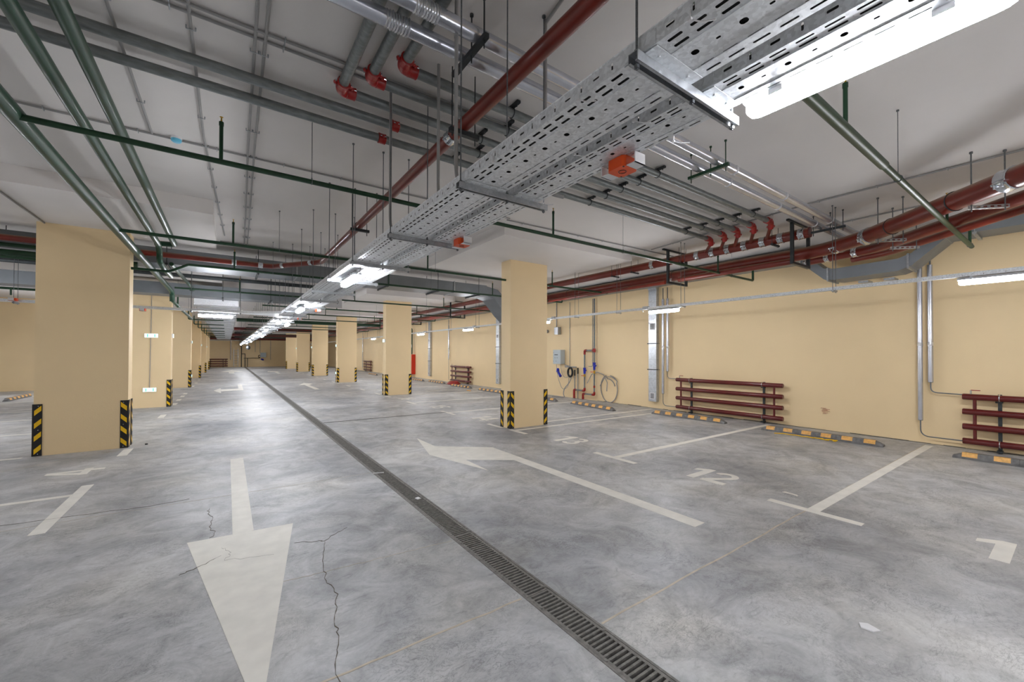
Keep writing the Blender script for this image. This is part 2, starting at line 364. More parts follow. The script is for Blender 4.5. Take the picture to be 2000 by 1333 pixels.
for i, y in enumerate((14.1, 15.2, 17.3, 19.7, 21.8, 22.9, 25.2, 27.5, 30.3, 33.2)):
    mark('bay_line', 'white bay line on the right beyond bay 16, ' + ORD[i] + ' of the distant ones', [[(4.56,y-.3),(4.65,y-.3),(4.65,y+.3),(4.56,y+.3)], [(4.65,y-.04),(9.5,y-.04),(9.5,y+.04),(4.65,y+.04)]] if not 14 < y < 15 else [[(4.56,y-.3),(4.65,y-.3),(4.65,y+.3),(4.56,y+.3)], [(5.7,y-.04),(9.5,y-.04),(9.5,y+.04),(5.7,y+.04)]])
mark('bay_line', 'wide white bar with thin side line left of the large arrow, below the number 4', [[(-1.32,4.99),(-1.22,4.99),(-1.22,6.52),(-1.32,6.52)], [(-1.32,6.10),(-6.5,6.10),(-6.5,6.20),(-1.32,6.18)]])
mark('bay_line', 'short white bar at the foot of the nearest left column', [[(-1.29,8.08),(-1.18,8.08),(-1.18,8.62),(-1.29,8.62)]])
mark('bay_line', 'white line running left from the nearest left column', [[(-2.36,8.67),(-6.5,8.6),(-6.5,8.68),(-2.36,8.75)]])
for i, y in enumerate((11.2, 13.5, 15.45, 18.4)):
    mark('bay_line', 'white bay line seen left of the nearest left column, ' + ORD[i] + ' behind it', [[(-2.5,y-.04),(-7.5,y-.04),(-7.5,y+.04),(-2.5,y+.04)]])
for i, y in enumerate((12.6, 15.4, 16.7, 18.0, 19.1, 23.2, 25.6, 28.4)):
    mark('bay_line', 'small white mark along the left edge of the lane, ' + ORD[i] + ' of the distant ones', [[(-1.29,y-.3),(-1.18,y-.3),(-1.18,y+.3),(-1.29,y+.3)]])
# painted digits: (u, v) with v up, width .3 height .52
def arc(cx, cy, rx, ry, a0, a1, n=12): return [(cx+rx*math.cos(math.radians(a0+(a1-a0)*i/n)), cy+ry*math.sin(math.radians(a0+(a1-a0)*i/n))) for i in range(n+1)]
DIG = {
 '1': [('poly', [(.12,0),(.22,0),(.22,.52),(.15,.52),(.02,.43),(.02,.35),(.12,.40)])],
 '2': [('rib', arc(.16,.37,.105,.105,170,-35,14)+[(.06,.045)]), ('poly', [(.03,0),(.31,0),(.31,.09),(.03,.09)])],
 '3': [('rib', arc(.15,.385,.095,.09,150,-90,12)), ('rib', arc(.15,.15,.11,.11,90,-155,14))],
 '4': [('poly', [(.20,0),(.28,0),(.28,.52),(.20,.52)]), ('poly', [(.0,.12),(.34,.12),(.34,.20),(.0,.20)]), ('poly', [(.0,.16),(.09,.16),(.26,.52),(.18,.52)])],
 '5': [('poly', [(.05,.44),(.29,.44),(.29,.52),(.05,.52)]), ('poly', [(.05,.26),(.12,.26),(.12,.52),(.05,.52)]), ('rib', [(.07,.28)]+arc(.15,.16,.11,.12,80,-150,14))],
 '6': [('rib', arc(.16,.15,.105,.11,0,360,20)), ('rib', [(.055,.17),(.09,.33),(.23,.49)])],
}
def number(txt, x, y, side, label):
    """bottom of the digits at x; side +1: top towards +x, reading towards -y; y = start"""
    b = MB(); u0 = 0; zt = .002
    for ch in txt:
        for kind, pts in DIG[ch]:
            zt += .0004
            tr = lambda p: ((x+p[1], y-(p[0]+u0)) if side > 0 else (x-p[1], y+(p[0]+u0)))
            if kind == 'poly': b.prism([tr(p) for p in pts], -.001, zt)
            else: strip([tr(p) for p in pts], .078, zt, b)
        u0 += .26 if ch == '1' else .36
    tag(b.build('bay_number', 'line'), label, 'painted number')
number('12', 4.66, 3.0, 1, 'white painted number 12 on the floor of the right-hand bay')
number('13', 4.66, 5.5, 1, 'white painted number 13 on the floor beside the nearest right column')
number('11', 4.62, .56, 1, 'white painted digit of number 11 cut by the right picture edge')
number('14', 4.66, 8.4, 1, 'white painted number 14 on the floor behind the nearest right column')
number('15', 4.66, 10.85, 1, 'white painted number 15 on the floor beyond the thin cross drain')
number('16', 4.66, 13.35, 1, 'white painted number 16 near the second right column')
number('4', -1.28, 7.12, -1, 'white painted number 4 on the floor in front of the nearest left column')
mark('paint_fragment', 'small curved scrap of white paint beside the bay line of bay 12', [[(4.97,1.94),(5.02,1.93),(5.0,1.8),(4.96,1.79),(4.985,1.86)]])
b = MB(); b.prism([(2.86,.73),(2.9,.75),(2.93,.72),(2.91,.66),(2.87,.68)], .001, .008); tag(b.build('paper_scrap', 'white'), 'small white scrap lying on the floor at the lower right', 'litter')
b = MB(); b.prism([(1.6,4.01),(1.64,4.02),(1.65,3.97),(1.61,3.96)], .004, .012); tag(b.build('paper_scrap', 'white'), 'tiny white scrap lying on the drain grate', 'litter')
b = MB(); b.tube([(1.50,5.13,.01),(1.62,5.08,.012)], .006, 6); tag(b.build('paper_scrap', 'white'), 'thin white stick lying across the drain edge', 'litter')

# ================================================================= DRAINS
dr = thing('drain_channel', 'long slotted iron drain channel running down the middle of the aisle', 'floor drain', (1.61, 0, 0))
b = MB(); b.box((-.1,-1,-.155),(.1,YF,-.145),'trough'); b.box((-.101,-1,-.15),(-.086,YF,.0015),'iron'); b.box((.086,-1,-.15),(.101,YF,.0015),'iron'); b.build('frame', None, dr)
g = MB(); LG = 1.0
g.box((-.084,.002,-.022),(-.066,LG-.002,.0)); g.box((.066,.002,-.022),(.084,LG-.002,.0)); n = 33
for k in range(n+1):
    y = .002+(LG-.016)*k/n; g.box((-.067,y,-.02),(.067,y+.0125,-.0005))
for x, y in ((.078,.03),(.078,.53),(-.078,.37),(-.078,.87)):
    g.tube([(x,y,-.004),(x,y,.003)], .010, 8)
g0 = g.build('drain_grate', 'iron', dr); g0.location = (0, -1, 0)
for k in range(0, 53):
    c = g0.copy(); C.objects.link(c); c.parent = dr; c.location = (0, float(k), 0)
sl = thing('cross_drain', 'thin slotted cross drain leading right from the main drain towards the column', 'floor drain', (1.72, 9.5, 0))
b = MB(); b.box((0,-.022,-.002),(2.9,-.016,.004)); b.box((0,.016,-.002),(2.9,.022,.004)); b.build('frame', 'iron', sl)
b = MB()
for k in range(145): b.box((k*.02,-.016,.0005),(k*.02+.008,.016,.0035))
b.build('drain_grate', 'iron', sl)
b = MB(); b.box((0,-.016,-.001),(2.9,.016,.0006)); b.build('trough', 'trough', sl)
tag(tubeo('floor_bolt', 'darksteel', [(-1.06,8.86,0),(-1.06,8.86,.018)], .018), 'small dark bolt stub in the floor beside the nearest left column', 'bolt')

# ================================================================= WHEEL STOPS
def wheel_stop_proto():
    t = thing('wheel_stop', '', 'wheel stop')
    b = MB(); Ls = 1.84; prof = [(-.075,0),(.075,0),(.075,.03),(.05,.09),(-.05,.09),(-.075,.03)]
    rings = [[(x*s_, y, z*q+.001) for x, z in prof] for y, s_, q in ((-Ls/2,.85,.35),(-Ls/2+.12,1,1),(-.305,1,1),(-.3,.96,.95),(-.295,1,1),(.295,1,1),(.3,.96,.95),(.305,1,1),(Ls/2-.12,1,1),(Ls/2,.85,.35))]
    b.loft(rings, None, True, False); b.build('body', 'stop', t)
    for k in range(6):
        y = -.75+k*.3; b = MB(); b.add([(-.0762,y-.075,.034),(-.0762,y+.075,.034),(-.0525,y+.075,.09),(-.0525,y-.075,.09),(-.0700,y-.075,.030),(-.0700,y+.075,.030),(-.046,y+.075,.0885),(-.046,y-.075,.0885)],
              [(0,3,2,1),(4,5,6,7),(0,1,5,4),(1,2,6,5),(2,3,7,6),(3,0,4,7)])
        b.box((-.053,y-.075,.088),(.0,y+.075,.0925)); b.build('reflector_patch', 'amber', t)
    return t
ws = wheel_stop_proto(); first = True
stops = [(8.80,2.86,0,'grey rubber wheel stop with amber patches behind bay 12, yellow tape in front of it'),
 (8.86,5.46,0,'grey rubber wheel stop with amber patches below the nearest wall radiator, behind bay 13'),
 (8.80,.25,0,'grey rubber wheel stop cut by the right edge of the picture'),
 (8.47,8.12,-.12,'grey rubber wheel stop in front of the red and blue standpipes'),
 (8.53,10.6,0,'grey rubber wheel stop peeping out right of the nearest right column'),
 (8.55,13.6,0,'grey rubber wheel stop left of the nearest right column, dark rubber block behind it'),
 (8.6,16.2,0,'grey rubber wheel stop in front of the radiator between two columns'),
 (8.83,19.3,0,'grey rubber wheel stop with red hose at its end'),
 (8.7,21.6,0,'grey rubber wheel stop just right of the second right column'),
 (8.4,25.5,0,'grey rubber wheel stop just left of the second right column'),
 (8.4,28.9,0,'far grey rubber wheel stop near the distant radiator'),
 (-5.5,19.9,0,'grey rubber wheel stop far left beyond the nearest left column')]
for i, (x, y, rz, lab) in enumerate(stops):
    if i == 0: ws.location = (x,y,0); ws['label'] = lab; ws['group'] = 'rubber wheel stops'
    else: dup(ws, (x,y,0), rz if x > 0 else PI, lab, 'rubber wheel stops')
pts = [(8.52,3.45,.012)]
for k in range(60):
    t_ = k/59; pts.append((8.60+.05*math.sin(k*.5)*t_+.03*t_, 3.35-.85*t_+(.05*math.sin(k*.9) if t_ > .6 else 0), .012+.004*abs(math.sin(k*1.3))))
tag(tubeo('warning_tape', 'yellow', pts, .009, seg=6), 'loose yellow tape lying in front of the wheel stop behind bay 12', 'tape')
b = MB(); b.sphere((8.62,15.62,.05), .09, None, 8, (1.2,1.4,.6)); tag(b.build('rubber_block', 'black'), 'dark rubber lump lying at the left end of a wheel stop', 'rubber block')
b = MB()
for k in range(4): b.tube([(9.15+.28*math.cos(a*PI/8+k)*(1-.1*k), 18.0+.42*math.sin(a*PI/8+k)*(1-.1*k), .03+.03*k) for a in range(17)], .028, 8)
tag(b.build('fire_hose', 'brightred'), 'coiled red hose lying on the floor at the end of a wheel stop', 'hose')
for x, y, lab in ((9.3,5.35,'folded orange strap lying on the floor below the nearest wall radiator'), (8.0,14.4,'small orange scrap lying on the floor left of the nearest right column')):
    b = MB(); b.tube([(x-.02,y+.12,.012),(x+.02,y+.04,.02),(x-.02,y-.04,.02),(x+.02,y-.12,.012)], .02, 6); tag(b.build('orange_strap', 'amber'), lab, 'strap')

# ================================================================= LAMPS
def capsule(b, Lh, wd, z0, z1, m=None, n=14, top_flat=True):
    """rounded bar along Y between z0 (bottom) and z1 (top)"""
    def sec(y, s_):
        pts = []
        for k in range(n):
            a = 2*PI*k/n; cx = math.cos(a); sz = math.sin(a)
            x = wd/2*math.copysign(abs(cx)**.7, cx); z = (z0+z1)/2+(z1-z0)/2*math.copysign(abs(sz)**.7, sz)
            pts.append((x*s_, y, (z0+z1)/2+(z-(z0+z1)/2)*s_))
        return pts
    ys = [(-Lh,.55),(-Lh+.006,.8),(-Lh+.02,.95),(-Lh+.04,1),(Lh-.04,1),(Lh-.02,.95),(Lh-.006,.8),(Lh,.55)]
    b.loft([sec(y, s_) for y, s_ in ys], m)
def lamp_proto():
    t = thing('linear_lamp', '', 'lamp')
    b = MB(); capsule(b, .335, .094, -.042, 0); b.build('housing', 'housing', t)
    b = MB(); capsule(b, .322, .080, -.090, -.034); b.build('diffuser', 'lamp', t)
    for y in (-.22, .22):
        b = MB(); b.box((-.012,y-.012,-.004),(.012,y+.012,.03)); b.box((-.051,y-.01,-.036),(-.047,y+.01,0)); b.box((.047,y-.01,-.036),(.051,y+.01,0)); b.box((-.051,y-.01,-.003),(.051,y+.01,.001)); b.build('bracket', 'zinc', t)
    b = MB(); b.tube([(0,-.325,-.014),(0,-.35,-.014)], .012, 10); b.tube([(0,-.345,-.014),(0,-.39,-.02),(.01,-.40,.02),(.01,-.36,.05)], .005, 6); b.build('cord_gland', 'conduit', t)
    return t
lp = lamp_proto()
lamps = []
ly = [-7.2,-3.1,4.86,8.75,12.7,16.9,20.2,23.6,26.6,30.2,34.5,39.5,44.5,49.0]
for i, y in enumerate(ly):
    if i < 2: lamps.append((1.15, y, TZ-.036, 0, 'white tube lamp under the cable tray behind the camera, ' + ['farther','closer'][i] + ' one', None)); continue
    lamps.append((1.15, y, TZ-.036, 0, 'white tube lamp under the left half of the cable tray, ' + ORD[i-2]+' of the added ones', 'lamps under the left half of the tray'))
for i, y in enumerate([.415, 13.5, 23.7, 35.2, 42.5]):
    lamps.append((1.612 if i == 0 else 1.44, y, TZ+.062 if i == 0 else TZ-.036, 0, 'large glowing tube lamp hung beside the cable tray at the upper right of the picture' if i == 0 else 'white tube lamp under the right half of the cable tray, ' + ORD[i-1]+' of the added ones', 'lamps under the right half of the tray'))
for i, y in enumerate([.55, 4.79, 8.55, 12.65, 16.95, 20.9, 24.0, 28.5, 33.0, 38.0, 43.5]):
    lamps.append((6.99, y, 2.405, 0, 'white tube lamp on the thin rail over the right bays, ' + ORD[i]+' of the added ones', 'lamps on the rail over the right bays'))
lamps.append((-.21, 11.5, 2.40, PI/2, 'white tube lamp set crosswise under the cross tray left of the aisle', None))
lamps.append((-4.5, 11.5, 2.40, PI/2, 'white tube lamp under the cross tray hidden behind the left columns', None))
for i, (x_, y) in enumerate([(-5,-3),(-4.4,2.6),(-5.2,7),(-5.6,12.5),(-6.9,20.4),(-4.3,20.4)]): lamps.append((x_, y, 2.40, 0, 'unseen tube lamp added to brighten the left bays, ' + ORD[i]+' of the added ones', 'added unseen lamps brightening the left bays'))  # added lamps, kept out of view, to brighten the left wall, ceiling and columns
lamps.append((1.612, -3.2, TZ+.062, 0, 'white tube lamp beside the cable tray behind the camera', None))
lamps.append((6.99, -3.5, 2.405, 0, 'white tube lamp on the thin rail behind the camera', None))
for i, (x, y, z, rz, lab, gr) in enumerate(lamps):
    if i == 0: lp.location = (x,y,z); lp.rotation_euler = (0,0,rz); lp['label'] = lab; lp['group'] = gr
    else:
        o = dup(lp, (x,y,z), rz, lab, gr)
        if not gr and 'group' in o.keys(): del o['group']
        if abs(x-1.612) < .001:
            for yy in (-.2,.2):
                b = MB(); b.box((-.081,yy-.022,-.036),(-.046,yy+.022,-.033)); b.box((-.081,yy-.022,-.08),(-.078,yy+.022,-.033)); b.build('hanging_plate', 'white', o)

# ================================================================= CABLE TRAYS
def tile(b, o, ux, uy, wdt, hgt, hw, hh, m=None):
    """perforated tile: origin o, spanned by ux*wdt, uy*hgt, rounded slot of half size hw x hh in the middle"""
    o = Vector(o); ux = Vector(ux); uy = Vector(uy)
    out = [(0,0),(1/3,0),(2/3,0),(1,0),(1,1/3),(1,2/3),(1,1),(2/3,1),(1/3,1),(0,1),(0,2/3),(0,1/3)]
    k = .35
    inn = [(-1,-1+k),(-1+k,-1),(1-k,-1),(1,-1+k),(1,-k/2),(1,k/2),(1,1-k),(1-k,1),(-1+k,1),(-1,1-k),(-1,k/2),(-1,-k/2)]
    if hh > hw*1.5: pass
    vs = [o+ux*(p[0]*wdt)+uy*(p[1]*hgt) for p in out]
    c = o+ux*(wdt/2)+uy*(hgt/2)
    ang = [225,247,292,315,337,22,45,67,112,135,157,202]
    for i in range(12):
        if abs(hw-hh) < 1e-6:
            a = math.radians(ang[i]); vs.append(c+ux*hw*math.cos(a)+uy*hh*math.sin(a))
        else:
            r = min(hw, hh); L2 = max(hw, hh)-r; a = math.radians(ang[i]); x_, y_ = r*math.cos(a), r*math.sin(a)
            if hh > hw: y_ += L2*(1 if y_ > 0 else -1)
            else: x_ += L2*(1 if x_ > 0 else -1)
            vs.append(c+ux*x_+uy*y_)
    b.add(vs, [(i,(i+1)%12,12+(i+1)%12,12+i) for i in range(12)], m)
SEC = 1.14
def tray_section_mesh(W, nt=16, rows=None, side_h=.055):
    b = MB(); p = SEC/nt
    bounds = [0]
    strips = rows or [(.012,None),(.024,'s'),(.010,None),(.026,'s'),(.042,None),(.042,'h'),(.042,None),(.026,'s'),(.010,None),(.024,'n'),(.012,None)]
    tot = sum(s_[0] for s_ in strips); sc = W/tot; x = 0
    for wd, kind in strips:
        wd *= sc
        if kind is None: b.add([(x,0,0),(x+wd,0,0),(x+wd,SEC,0),(x,SEC,0)], [(0,1,2,3)])
        else:
            for k in range(nt):
                if kind == 'h':
                    if k % 2 == 0: tile(b, (x,k*p,0), (1,0,0), (0,1,0), wd, p, .012*min(1, sc*1.2), .012*min(1, sc*1.2))
                    else: tile(b, (x,k*p,0), (1,0,0), (0,1,0), wd, p, .0045, .007)
                else: tile(b, (x,k*p,0), (1,0,0), (0,1,0), wd, p, (.0060 if kind == 's' else .0045)*min(1, sc*1.1), .0235)
        x += wd
    # folded ribs
    for rx in (W*.30, W*.78): b.box((rx-.003,0,-.0025),(rx+.003,SEC,.0))
    for sx in (0, W):
        for k in range(nt//2):
            tile(b, (sx,k*2*p,0), (0,1,0), (0,0,1), p, side_h, .014, .0045); tile(b, (sx,k*2*p+p,0), (0,1,0), (0,0,1), p, side_h, .0035, .012)
        e = .012 if sx == 0 else -.012
        b.add([(sx,0,side_h),(sx+e,0,side_h),(sx+e,SEC,side_h),(sx,SEC,side_h)], [(0,1,2,3)])
        b.tube([(sx,0,side_h),(sx,SEC,side_h)], .0022, 6)
    # joint plate at the start of the section
    b.box((.004,-.06,-.0035),(W-.004,.06,-.0015)); b.box((-.002,-.06,.002),(-.0005,.06,side_h-.004)); b.box((W+.0005,-.06,.002),(W+.002,.06,side_h-.004))
    for bx in (.05, W-.05):
        for by in (-.035,.035): b.tube([(bx,by,-.003),(bx,by,-.009)], .006, 6)
    return b
for side, x0, x1 in (('left', 1.03, 1.285), ('right', 1.350, 1.532)):
    t = thing('cable_tray', 'perforated galvanised cable tray running down the aisle, ' + side + ' one of the pair', 'cable tray', (x0, 0, TZ))
    s0 = tray_section_mesh(x1-x0).build('tray_section', 'tray', t); s0.location = (0, -.35-SEC, 0)
    for k in range(0, 46):
        c = s0.copy(); C.objects.link(c); c.parent = t; c.location = (0, -.35+SEC*k, 0)
    nc = 6 if side == 'left' else 4
    for k in range(nc):
        cx = x0+.024+k*(x1-x0-.048)/(nc-1)
        o = tubeo('power_cable', 'cable', [(cx,-1.4,TZ+.024),(cx,26,TZ+.024),(cx,52,TZ+.024)], .0203, seg=8)
        tag(o, 'black cable lying inside the ' + side + ' cable tray, seen through the slots', 'cable', 'black cables in the %s tray' % side)
# trapeze hangers
def hanger_proto():
    t = thing('tray_hanger', '', 'hanger')
    b = MB(); b.box((0,-.018,-.034),(.61,-.0155,-.002)); b.box((0,.0155,-.034),(.61,.018,-.002)); b.box((0,-.018,-.0045),(.61,.018,-.002)); b.box((0,-.018,-.034),(.61,-.008,-.0315)); b.box((0,.008,-.034),(.61,.018,-.0315)); b.build('channel', 'zinc', t)
    for x in (.018, .318, .592):
        b = MB(); b.tube([(x,0,-.05),(x,0,CEIL-TZ-.001)], .0042, 6); b.tube([(x,0,-.046),(x,0,-.036)], .009, 6); b.tube([(x,0,.001),(x,0,.009)], .009, 6); b.tube([(x,0,CEIL-TZ-.012),(x,0,CEIL-TZ-.001)], .012, 8); b.build('threaded_rod', 'rod', t)
    return t
hp = hanger_proto(); hp.location = (1.0, .79, TZ)
hp['label'] = 'steel trapeze hanger below the cable trays beside the large lamp'; hp['group'] = 'trapeze hangers of the cable trays'
for k in range(1, 43):
    lab = ('steel trapeze hanger below the cable trays, %s from the camera' % NTH[k]) if k < 12 else 'distant steel trapeze hanger below the cable trays beyond the twelfth'
    dup(hp, (1.0, .79+1.142*k, TZ), 0, lab, 'trapeze hangers of the cable trays' if k < 12 else 'distant trapeze hangers of the cable trays')
# cable ties
for i, (x, y) in enumerate([(1.03,.62),(1.03,1.05),(1.30,1.35),(1.565,1.02),(1.03,1.62),(1.30,1.02),(1.30,2.5),(1.565,1.9)]):
    b = MB(); b.tube([(x-.002,y,TZ+.02),(x-.006,y,TZ-.006),(x+.02,y-.02,TZ-.014),(x+.035,y-.05,TZ-.02)], .0022, 5); b.box((x-.009,y-.005,TZ-.010),(x+.001,y+.005,TZ-.002))
    tag(b.build('cable_tie', 'white'), 'white cable tie tail under the cable trays, %s from the camera' % NTH[i], 'cable tie', 'cable ties on the trays')
# orange junction boxes
def junction_box(loc, rz, label):
    t = thing('junction_box', label, 'junction box', loc, rz, 'orange junction boxes')
    b = MB(); h = .052; c = .014
    b.prism([(-h+c,-h),(h-c,-h),(h,-h+c),(h,h-c),(h-c,h),(-h+c,h),(-h,h-c),(-h,-h+c)], -.05, 0); b.build('box', 'orange', t)
    b = MB()
    for k in range(12):
        a0, a1 = 2*PI*k/12, 2*PI*(k+1)/12
        b.tube([(.018*math.cos(a0),.018*math.sin(a0),-.051),(.018*math.cos(a1),.018*math.sin(a1),-.051)], .0018, 4)
    for x, y in ((.04,.04),(-.04,-.04)): b.tube([(x,y,-.049),(x,y,-.052)], .005, 6)
    b.build('knockout', 'darksteel', t)
    b = MB(); b.box((-.035,h+.001,-.05),(.035,h+.05,-.047)); b.box((-.035,h+.045,-.05),(.035,h+.05,.0)); b.build('label_tag', 'white', t)
    b = MB(); b.box((-.035,-h-.05,-.05),(.035,-h-.001,-.047)); b.box((-.035,-h-.05,-.05),(.035,-h-.045,.0)); b.build('label_tag', 'white', t)
junction_box((1.53,1.27,TZ-.002), 0, 'orange junction box with white tags under the cable tray, nearest one')
junction_box((1.54,2.9,TZ-.002), 0, 'orange junction box under the cable tray, second from the camera')
junction_box((1.56,9.3,TZ-.002), 0, 'orange junction box under the cable tray beside the bend of the cross tray')
junction_box((1.54,11.8,TZ-.002), 0, 'orange junction box under the cable tray beside a distant lamp')
junction_box((-1.45,11.41,TZ+.006), 0, 'orange junction box peeping out right of the nearest left column')
junction_box((-3.2,11.296,TZ+.07), 0, 'orange junction box on the cross tray left of the nearest left column')
# cross tray
t = thing('cross_tray', 'narrow galvanised cross tray with curved bend joining the aisle trays from the left', 'cable tray', (0,0,0))
b = MB()
n = 60
for k in range(n):
    x = -8.0+k*.15; tile(b, (x,11.35,TZ+.01), (1,0,0), (0,1,0), .15, .12, .045, .004)
    for y in (11.35, 11.47): tile(b, (x,y,TZ+.01), (1,0,0), (0,0,1), .15, .05, .02, .004)
b.build('straight_run', 'tray', t)
b = MB(); pr_ = []
for a in range(9):
    th = math.radians(a*45/8*1); pr_.append(th)
pin = []; pout = []
for k in range(10):
    s_ = k/9; pin.append((-.0+s_*1.03, 11.35-.0-(s_**2)*.55)); pout.append((0+s_*1.03, 11.47+(s_**2)*.55))
poly = pin+pout[::-1]
b.prism(poly, TZ+.008, TZ+.010)
for P_ in (pin, pout):
    for k in range(9):
        a, c = P_[k], P_[k+1]; b.add([(a[0],a[1],TZ+.01),(c[0],c[1],TZ+.01),(c[0],c[1],TZ+.06),(a[0],a[1],TZ+.06)], [(0,1,2,3)])
b.build('bend', 'tray', t)
for x in (-7, -5.5, -4, -3.2, -.65, .25):
    b = MB(); b.box((x-.015,11.30,TZ-.02),(x+.015,11.52,TZ+.008)); b.tube([(x,11.32,TZ-.03),(x,11.32,CEIL-.002)], .0042, 6); b.tube([(x,11.50,TZ-.03),(x,11.50,CEIL-.002)], .0042, 6); b.build('hanger', 'rod', t)
# rail over the right bays
t = thing('light_rail', 'thin perforated steel rail carrying lamps over the right-hand bays', 'rail', (6.965,0,2.41))
b = MB(); p = .08; RL = 2.0
for k in range(25):
    tile(b, (0,k*p,0), (1,0,0), (0,1,0), .05, p, .004, .02)
    for x in (0, .05):
        if k % 2: tile(b, (x,k*p,0), (0,1,0), (0,0,1), p, .045, .018, .004)
        else: tile(b, (x,k*p,0), (0,1,0), (0,0,1), p, .045, .003, .014)
for x in (0, .05): b.tube([(x,0,.045),(x,RL,.045)], .002, 5)
r0 = b.build('rail_section', 'tray', t); r0.location = (0,-4,0)
for k in range(-1, 25):
    c = r0.copy(); C.objects.link(c); c.parent = t; c.location = (0, RL*k, 0)
b = MB(); 
for x in (.02,.035): b.tube([(x,-4,.012),(x,48,.012)], .007, 6)
b.build('cable', 'cable', t)
rh = thing('rail_hanger', 'rod hanger of the lamp rail over the right bays, nearest one', 'hanger', (6.99, 2.06, 2.41), 0, 'hangers of the lamp rail')
b = MB(); b.box((-.075,-.015,-.02),(.075,.015,-.001)); b.build('channel', 'zinc', rh)
for x in (-.06,.06):
    b = MB(); b.tube([(x,0,-.035),(x,0,CEIL-2.411)], .004, 6); b.tube([(x,0,CEIL-2.425),(x,0,CEIL-2.411)], .011, 8); b.build('threaded_rod', 'rod', rh)
for i, y in enumerate([4.38, 5.9, 7.2, 10.2, 12.0, 14.1, 16.2, 18.4, 20.4, 23, 25.5, 28]):
    dup(rh, (6.99,y,2.41), 0, 'rod hanger of the lamp rail over the right bays, %s from the camera' % NTH[i+1])
for i, y in enumerate([5.2, 8.05, 12.2, 16.5]):
    b = MB(); b.box((6.945,y-.06,2.415),(7.035,y+.05,2.475),None); b.tube([(6.99,y+.05,2.44),(6.99,y+.09,2.41),(6.97,y+.05,2.37)], .008, 6)
    tag(b.build('cable_box', 'housing'), 'small grey connection box on the lamp rail, %s from the camera' % NTH[i], 'junction box', 'connection boxes on the lamp rail')

# ================================================================= PIPES
def hang_rod(parent, x, y, z0, name='hanger_rod', r=.0035, m='rod'):
    b = MB(); b.tube([(x,y,z0),(x,y,CEIL-.001)], r, 6); b.tube([(x,y,CEIL-.012),(x,y,CEIL-.001)], .011, 8); return b.build(name, m, parent)
def at0(o, loc): return o
# green sprinkler mains
t = thing('sprinkler_main_pipe', 'thick dark green pipe, lowest of the three on the left, running down the aisle', 'pipe')
tubeo('pipe', 'green', fillet([(-1.13,-4,3.03),(-1.13,12.9,3.03),(-1.12,13.1,2.98),(-1.12,13.1,2.78)], .12), .052, t, 20)
tubeo('pipe_extension', 'green', [(-1.12,13.1,2.80),(-1.0,14.2,2.66),(-.95,17,2.62)], .035, t, 14)
t = thing('sprinkler_main_pipe', 'dark green pipe, middle of the three on the left, with elbow bending down', 'pipe')
tubeo('pipe', 'green', fillet([(-.89,-4,3.22),(-.90,8.45,3.22),(-.90,8.62,3.10),(-.90,8.62,2.98),(-.88,8.9,2.92),(-.86,9.8,2.92)], .1), .040, t, 18)
t = thing('sprinkler_main_pipe', 'dark green pipe, right one of the three on the left, ending at a cross piece', 'pipe')
tubeo('pipe', 'green', fillet([(-.70,-4,3.25),(-.705,8.5,3.25),(-.95,8.55,3.25)], .07), .040, t, 18)
t = thing('sprinkler_main_pipe', 'short dark green pipe behind the elbow at the second row of columns', 'pipe')
tubeo('pipe', 'green', [(-.83,9.5,3.1),(-.70,13.0,3.1),(-.76,13.05,3.1)], .035, t, 14)
# green branches along X with risers and heads
def branch(y, x0, x1, z, risers, rods, label, r=.0215, end_up=True):
    t = thing('sprinkler_branch_pipe', label, 'pipe', (0, y, z), 0, 'green sprinkler branch pipes')
    path = [(x0,0,0),(x1,0,0)]
    if end_up: path = fillet([(x0,0,0),(x1,0,0),(x1,0,.22)], .03)
    tubeo('pipe', 'dkgreen', path, r, t, 12)
    for x in risers:
        q = tubeo('riser', 'dkgreen', [(x,0,0),(x,0,.3)], .0135, t, 10); tubeo('socket', 'dkgreen', [(x,0,.285),(x,0,.315)], .0165, q, 10)
        b = MB(); b.tube([(x,0,.315),(x,0,.35)], [.007,.004], 8); b.tube([(x,0,.352),(x,0,.355)], .012, 10); b.build('sprinkler_head', 'brass', q)
    for x in rods:
        b = MB(); b.tube([(x,0,.03),(x,0,CEIL-z-.001)], .0028, 6); b.tube([(x,0,CEIL-z-.012),(x,0,CEIL-z-.001)], .010, 8)
        rr = r+.003; b.tube([(x,rr*math.sin(a*PI/6),rr*math.cos(a*PI/6)+.0) for a in range(13)], .0028, 5); b.tube([(x,0,rr),(x,0,.035)], .006, 6); b.build('hanger_rod', 'rod', t)
    return t
tq = branch(.93, -1.1, 8.45, 3.01, [3.38, 6.75], [4.68, 8.3], 'long green sprinkler pipe passing below the large lamp towards the right wall', .026, False)
tubeo('thick_run', 'dkgreen', [(-1.1,0,0),(4.26,0,0),(4.27,0,0)], [.034,.034,.027], tq, 16)
tubeo('end_stub', 'dkgreen', [(8.3,0,0),(8.3,0,.2)], .016, tq, 10)
branch(3.93, -1.1, 8.75, 3.01, [-.05, 3.4, 7.4], [.6, 4.75, 7.9], 'long green sprinkler pipe crossing overhead in front of the nearest columns')
branch(6.85, -1.1, 7.7, 3.01, [.06, 2.95, 5.9], [.62, 3.1, 6.6], 'green sprinkler pipe crossing just behind the nearest right column')
tt = branch(8.85, -.55, 8.0, 3.01, [.1, 2.9, 5.6], [.7, 3.9], 'green sprinkler pipe with kinked left end crossing in front of the square duct')
tubeo('kink', 'dkgreen', fillet([(-.55,0,0),(-.80,0,-.15),(-3.2,0,-.15),(-8,0,-.15)], .06), .0215, tt, 12)
